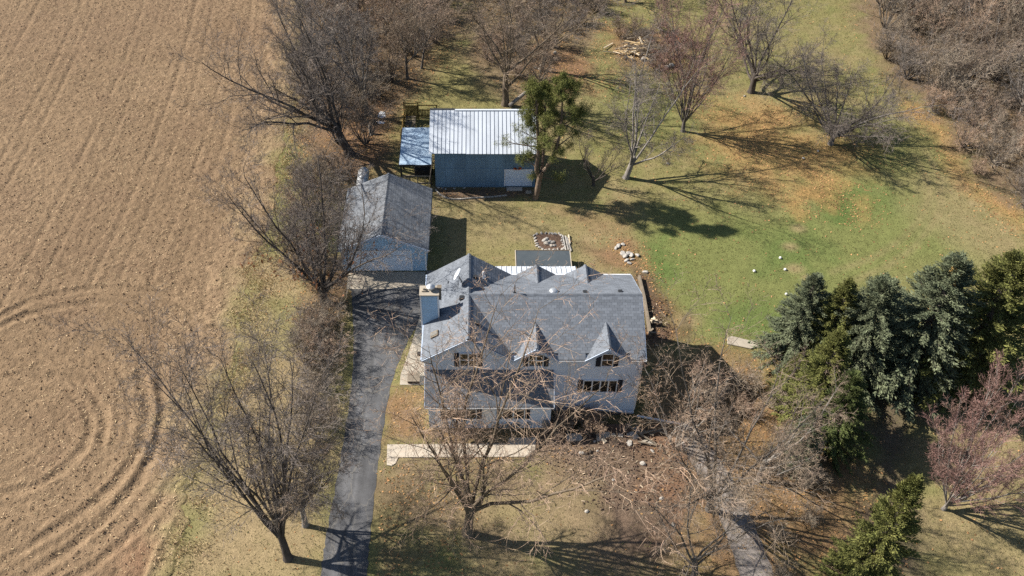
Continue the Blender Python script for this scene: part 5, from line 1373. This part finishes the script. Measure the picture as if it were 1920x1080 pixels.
tag(MB().prism([(p.x, p.y, -.05) for p in fp], (0, 0, .15)).build('stone_slab', M['concrete'], None, bevel=.03), 'flat tan slab lying in the lawn below the green patch', 'slab')
# curved edging of the bed before the barn
cv = smooth_poly(pp((817, 356), (826, 366), (842, 373), (862, 374), (885, 372), (920, 370), (950, 367)), 5)
be = thing('bed_edging', (cv[12].x, cv[12].y, 0), 'curved low stone edging of the bed before the barn', 'edging')
for i in range(len(cv) - 1):
    MB().beam(cv[i] + Vector((0, 0, .05)), cv[i].lerp(cv[i + 1], .94) + Vector((0, 0, .05)), .13, .13).build('stone', M['stone'], be, bevel=.02)
# slabs and rubble in front of the house
for nm, cx, cy, sx, sy, sz, z, rz, rx, m, lab in (
        ('concrete_slab', 8.75, 38.95, 1.0, .75, .14, .12, .05, .10, 'concrete_pale', 'pale square slab tipped at the edge of the front pit'),
        ('concrete_slab', 9.6, 38.75, .28, 1.0, .12, .12, .35, .1, 'concrete_pale', 'narrow pale slab beside the tipped square one'),
        ('concrete_slab', 10.3, 38.55, .9, .3, .1, .08, -.1, .0, 'stone', 'thin grey slab lying flat near the pit edge'),
        ('concrete_slab', 6.7, 38.95, 1.1, .6, .14, .06, .05, .1, 'stone', 'grey slab in the shade before the house bushes'),
        ('concrete_slab', 9.6, 39.75, 2.5, .8, .16, -.05, .06, .14, 'mulch', 'long soil-covered slab in the pit under the front wall')):
    tag(MB().box((cx, cy, z), (sx, sy, sz), rz=rz, rx=rx).build(nm, M[m], None, bevel=.02), lab, 'slab')
tag(MB().box((8.0, 39.6, .0), (.25, 1.3, .5), rz=.1, ry=.3).build('timber_block', M['wood_dark'], None, bevel=.02), 'dark timber standing in the front pit', 'timber')
tag(MB().beam((11.4, 40.9, .05), (14.6, 40.1, .06), .09, .12).build('pale_rail', M['white_trim']), 'long thin white rail lying out from the house corner', 'rail')
for i, (u, v) in enumerate(((1205, 812), (1180, 835), (1223, 846), (1255, 820), (1120, 846), (1090, 850), (1240, 935), (1100, 960), (1150, 900), (1205, 870), (1262, 985), (1115, 830))):
    p = G(u, v); s = prng.uniform(.1, .24); rock(prng.randrange(6), p.x, p.y, s, s * .8, s * .45, 'loose pale stone on the bare earth in front of the house', 'stone', 'loose stones in front of the house')
for i in range(9):
    a = G(1200 + prng.uniform(-10, 60), 800 + prng.uniform(0, 40)); b = a + Vector((prng.uniform(-1.4, 1.4), prng.uniform(-.9, .9), prng.uniform(-.1, .3)))
    tag(MB().beam(a + Vector((0, 0, .12)), b + Vector((0, 0, .12)), .12, .06).build('broken_board', M['wood_grey']), 'grey broken board in the rubble below the white rail', 'board', 'broken boards below the white rail')
for i, (u, v) in enumerate(((1100, 852), (1108, 848), (1098, 862), (1114, 856), (1105, 858))):
    p = G(u, v); rock(i % 3, p.x, p.y, .2, .15, .1, 'dark clump in the small burnt heap before the front path', 'clump', 'small dark heap in front of the house').data = DARKROCK
# timber edging and planks along the gable end
te = thing('timber_edging', (12.4, 51, 0), 'weathered timber edging along the gable end of the house', 'edging')
for i, (a, b) in enumerate((((1197, 522), (1206, 560)), ((1206, 560), (1213, 600)), ((1213, 600), (1218, 632)))):
    a, b = G(*a), G(*b)
    for k in range(2): MB().beam(a + Vector((.05 * k, 0, .12 + .2 * k)), b + Vector((.05 * k, 0, .12 + .2 * k)), .18, .18).build('timber', M['wood_grey'], te, bevel=.015)
for i in range(6):
    a = G(1212 + prng.uniform(0, 8), 610 + prng.uniform(-10, 28)); b = a + Vector((prng.uniform(.2, 1.0), prng.uniform(-.8, .8), .1))
    tag(MB().beam(a + Vector((0, 0, .3 + .05 * i)), b + Vector((0, 0, .3 + .05 * i)), .14, .05).build('loose_plank', M['wood_pale'] if i % 2 else M['wood_grey']), 'loose plank dumped by the timber edging at the gable end', 'plank', 'loose planks at the gable end')
# scrap lumber heap at the top of the lawn
for i in range(80):
    u, v = 1195 + prng.gauss(0, 20), 98 + prng.gauss(0, 9); red = False
    if i > 64: u, v, red = 1266 + prng.gauss(0, 9), 78 + prng.gauss(0, 6), True
    p = G(u, v); a = prng.gauss(.35, .7) if not red else prng.uniform(0, 3.1); L = prng.uniform(.7, 2.3) if not red else prng.uniform(.5, 1.4)
    h = prng.uniform(.12, .8 * math.exp(-((u - 1195) / 25) ** 2) + .25)
    mb = MB().box((p.x, p.y, h), (L, prng.uniform(.09, .22), prng.uniform(.04, .1)), rz=a, ry=prng.gauss(0, .12))
    tag(mb.build('scrap_board', M['wood_red'] if red else M[prng.choice(('wood_cut', 'wood_cut', 'wood_pale', 'wood_grey'))]), 'reddish scrap piece in the smaller heap near the lumber' if red else 'sawn scrap board in the lumber heap at the top of the lawn', 'board', 'reddish scrap heap' if red else 'scrap lumber heap')
for (u, v, s) in ((1207, 113, .5), (1258, 126, .5), (1250, 128, .35), (1272, 84, .4), (1040, 100, .3), (1004, 128, .3), (1016, 124, .3), (1012, 130, .25)):
    p = G(u, v); rock(prng.randrange(3), p.x, p.y, s, s * .8, s * .6, 'grey boulder near the lumber heap' if u > 1150 else 'grey stone on the wood floor behind the pine', 'stone', 'boulders near the lumber heap' if u > 1150 else 'stones behind the pine')
# snow remnants, log and stump on the clearing
for nm, pts, lab in (('snow_patch', ((708, 214), (714, 208), (722, 210), (724, 218), (716, 222), (708, 220)), 'larger melting snow patch beside the clearing'), ('snow_patch', ((705, 228), (712, 226), (722, 229), (720, 232), (708, 232)), 'smaller melting snow patch near the fallen log')):
    q = pp(*pts); c = sum(q, Vector()) / len(q); mb = MB(); n = len(q)
    vs = [(p.x, p.y, -.02) for p in q] + [tuple(c.lerp(p, .75) + Vector((0, 0, .05))) for p in q] + [(c.x, c.y, .06)]
    mb.add(vs, [(i, (i + 1) % n, n + (i + 1) % n, n + i) for i in range(n)] + [(n + i, n + (i + 1) % n, 2 * n) for i in range(n)])
    tag(mb.build(nm, M['snow'], None, smooth=True), lab, 'snow')
a = G(697, 252); tag(MB().cyl(a + Vector((0, 0, -0.1)), a + Vector((-.15, .3, .9)), .26, .17, 9).cyl(a + Vector((-.15, .3, .88)), a + Vector((-.05, .3, 1.35)), .12, .02, 7).build('tree_stump', M['bark_pale']), 'broken pale stump standing by the fallen snow patches', 'stump')
a, b = G(955, 203), G(985, 190); tag(MB().cyl(a + Vector((0, 0, .3)), b + Vector((.5, 0, 1.6)), .22, .15, 10).build('fallen_limb', M['bark_pale']), 'thick fallen limb slanting behind the barn roof toward the pine', 'log')
tag(MB().box(tuple(G(600, 846) + Vector((0, 0, .06))), (1.1, .38, .1), rz=.05).build('black_mat', M['rubber_black'], None, bevel=.02), 'flat black mat on the verge beside the drive', 'mat')
for (u, v) in ((830, 353), (836, 355), (822, 352), (852, 354), (870, 353), (800, 356)):
    p = G(u, v); rock(prng.choice((3, 4, 5, 1)), p.x, p.y, .16, .11, .07, 'small pale rubble at the foot of the barn wall', 'rubble', 'rubble at the barn wall')
for (u, v, lab) in ((1396, 181, 'pale stone at the foot of the dark forked tree'), (1534, 283, 'small pale stone before the round-crowned tree'), (1506, 297, 'pale stone lying in the orange leaves'), (1742, 210, 'pale stone at the leafy edge of the thicket'), (1252, 308, 'tiny pale stone on the grass past the leaning tree')):
    p = G(u, v); rock(4, p.x, p.y, .15, .12, .1, lab, 'stone')

# ------------------------------------------------------------------ ground cover
rs = np.random.RandomState(9)
def scatter(n, dens_fn):
    y = 27 + rs.rand(n) * 82; x = -20 + rs.rand(n) * 84
    k = in_view(x, y) & (x > EDGE(y) + .1)
    for (x0, x1, y0, y1) in ((-11.6, -4.5, 54.3, 64.5), (WX0, WX1, WY0, WY1), (-3.7, 5, 39.8, 42), (bx0, bx1, by0, by1), (3, 7.8, 54, 58.2)):
        k &= ~((x > x0) & (x < x1) & (y > y0) & (y < y1))
    x, y = x[k], y[k]; k = rs.rand(len(x)) < dens_fn(x, y)
    return x[k], y[k]
def pm(x, y, *polys):
    d = np.zeros(x.shape)
    for px, w, op in polys: d = np.maximum(d, np.clip(.5 - poly_sd(x, y, pp(*px)) / w, 0, 1) * op)
    return d
drive_poly = [(-10.7, 54.4), (-9.95, 48.35), (-9.65, 44), (-9.7, 37.6), (-10, 31), (-9.9, 27), (-7, 27), (-7.05, 37.6), (-6.6, 44), (-5.6, 48.3), (-4.8, 54.4)]
def leaf_d(x, y):
    d = pm(x, y, ([(1340, 190), (1480, 200), (1520, 260), (1640, 270), (1560, 330), (1470, 370), (1380, 320), (1330, 260)], 7, .9),
           ([(1480, 340), (1560, 310), (1640, 370), (1640, 420), (1600, 420), (1500, 400)], 3, .6),
           ([(1700, 190), (1760, 215), (1800, 280), (1815, 330), (1920, 400), (1920, 440), (1830, 380), (1780, 330), (1750, 250), (1690, 215)], 3, 1.0),
           ([(545, -30), (860, -30), (850, 120), (720, 260), (720, 320), (560, 520), (660, 590), (560, 600), (535, 200)], 3, .6),
           ([(880, -30), (1130, -30), (1290, 60), (1290, 130), (1120, 180), (960, 200)], 4, .6),
           ([(1130, 440), (1200, 440), (1240, 540), (1300, 620), (1220, 640), (1190, 520)], 2, .8),
           ([(690, 730), (800, 730), (805, 800), (1050, 800), (1040, 860), (720, 880), (690, 1090), (850, 1090), (900, 900)], 3, .5),
           ([(1200, 650), (1330, 640), (1500, 700), (1640, 900), (1720, 1090), (1460, 1090), (1440, 850), (1300, 780)], 3, .6),
           ([(810, 350), (1000, 352), (990, 372), (820, 370)], 1, .6))
    d = (d + .05) * np.clip(fbm(x, y, .5, 3, 301) * 2.6 - .6, .08, 1)
    return d * np.clip(poly_sd(x, y, drive_poly) / .8 + .15, .04, 1)
x, y = scatter(150000, leaf_d)
v, q = flakes(x, y, ground_z(x, y) + .025, .13, .085, rs, .3)
tag(np_obj('fallen_leaves', np_mesh('fallen_leaves', v, q), M['leaf_litter']), 'fallen brown leaves strewn over lawn and wood floor', 'leaves', kind='stuff')
def grass_d(x, y):
    k = pm(x, y, ([(1010, 790), (1200, 790), (1330, 800), (1300, 1000), (1130, 1030), (1000, 850)], 3, 1))
    return (1 - k) * np.clip(poly_sd(x, y, drive_poly) / .3, 0, 1) * (y < 108) * (.35 + .65 * fbm(x, y, .7, 3, 17))
x, y = scatter(170000, grass_d)
pk = (x > -6.6) & (x < 4) & (y > 36.6) & (y < 39) | (x > -6) & (x < -3.7) & (y > 43.8) & (y < 51.3)
x, y = x[~pk], y[~pk]
n = len(x); a = rs.rand(n) * 6.28; h = .05 + .09 * rs.rand(n); z = ground_z(x, y); w = .035
b = np.stack([x, y, z - .01], -1); dx = np.stack([np.cos(a), np.sin(a), np.zeros(n)], -1) * w
tip = b + np.stack([rs.normal(0, .06, n), rs.normal(0, .06, n), h], -1)
V = np.stack([b - dx, b + dx, tip], 1).reshape(-1, 3)
me = np_mesh('grass_tufts', V, None, np.arange(n * 3).reshape(-1, 3))
tag(np_obj('grass_tufts', me, M['grass_blade']), 'short dry grass blades of the lawn', 'grass', kind='stuff')

# tall dry weeds along the ragged edge of the field
n = 26000
y = 27 + rs.rand(n) * 62; x = EDGE(y) + rs.normal(.9, 1.1, n)
k = in_view(x, y) & (rs.rand(n) < np.clip(fbm(x, y, .6, 3, 517) * 3 - 1.0, 0, 1)); x, y = x[k], y[k]; n = len(x)
a = rs.rand(n) * 6.28; h = .12 + .28 * rs.rand(n) ** 2
b = np.stack([x, y, np.where(x > EDGE(y) + .2, ground_z(x, y), .03) - .02], -1); dx = np.stack([np.cos(a), np.sin(a), np.zeros(n)], -1) * .022
tip = b + np.stack([rs.normal(0, .12, n), rs.normal(0, .12, n), h], -1)
V = np.stack([b - dx, b + dx, tip], 1).reshape(-1, 3)
tag(np_obj('dry_weeds', np_mesh('dry_weeds', V, None, np.arange(n * 3).reshape(-1, 3)), M['stubble']), 'tall dry weeds along the edge of the tilled field', 'weeds', kind='stuff')

# crumbled earth and chips on the bare ground round the house
n = 18000
y = 33 + rs.rand(n) * 20; x = 4 + rs.rand(n) * 14
dd_ = pm(x, y, ([(1010, 790), (1200, 790), (1330, 800), (1340, 900), (1300, 1000), (1240, 1060), (1130, 1030), (1100, 920), (1000, 850)], 3, .8), ([(1180, 498), (1215, 512), (1240, 550), (1258, 600), (1262, 640), (1215, 650), (1195, 560)], 1, 1.0))
k = (rs.rand(n) < dd_) & ~((x < WX1 + .1) & (y > WY0 - .05)); x, y = x[k], y[k]; n = len(x)
sz = .03 + .09 * rs.rand(n) ** 3; base = np.stack([x, y, ground_z(x, y) + sz * .25], -1)
jit = tet[None] * (0.6 + 0.8 * rs.rand(n, 4, 3)); ang = rs.rand(n) * 6.28; ca_, sa_ = np.cos(ang), np.sin(ang)
v = np.stack([jit[..., 0] * ca_[:, None] - jit[..., 1] * sa_[:, None], jit[..., 0] * sa_[:, None] + jit[..., 1] * ca_[:, None], jit[..., 2]], -1) * sz[:, None, None] + base[:, None]
o4 = np.arange(n)[:, None] * 4
tag(np_obj('earth_crumbs', np_mesh('earth_crumbs', v, None, np.concatenate([o4 + np.array([0, 1, 3]), o4 + np.array([1, 2, 3]), o4 + np.array([2, 0, 3])])), M['dirt_clod']), 'dark crumbled earth on the bare ground round the house', 'earth', kind='stuff')
m_ = n // 25; v, q = flakes(x[:m_], y[:m_], ground_z(x[:m_], y[:m_]) + .05, .2, .05, rs, .3)
tag(np_obj('wood_chips', np_mesh('wood_chips', v, q), M['wood_chip']), 'pale splinters and chips on the bare ground round the house', 'chips', kind='stuff')
for i in range(10):
    u, v_ = prng.choice([(1100, 818), (1170, 822), (1200, 805), (1140, 832), (1120, 800), (1185, 815), (1215, 830)]); p = G(u + prng.uniform(-8, 8), v_ + prng.uniform(-5, 5)); z = float(ground_z(p.x, p.y))
    tag(MB().box((p.x, p.y, z + .06), (prng.uniform(.3, .8), prng.uniform(.2, .4), .1), rz=prng.uniform(0, 3), rx=prng.gauss(0, .15)).build('stone_fragment', M[prng.choice(('stone', 'concrete', 'stone'))], None, bevel=.02), 'broken stone fragment strewn at the edge of the front pit', 'stone', 'stone fragments at the front pit')
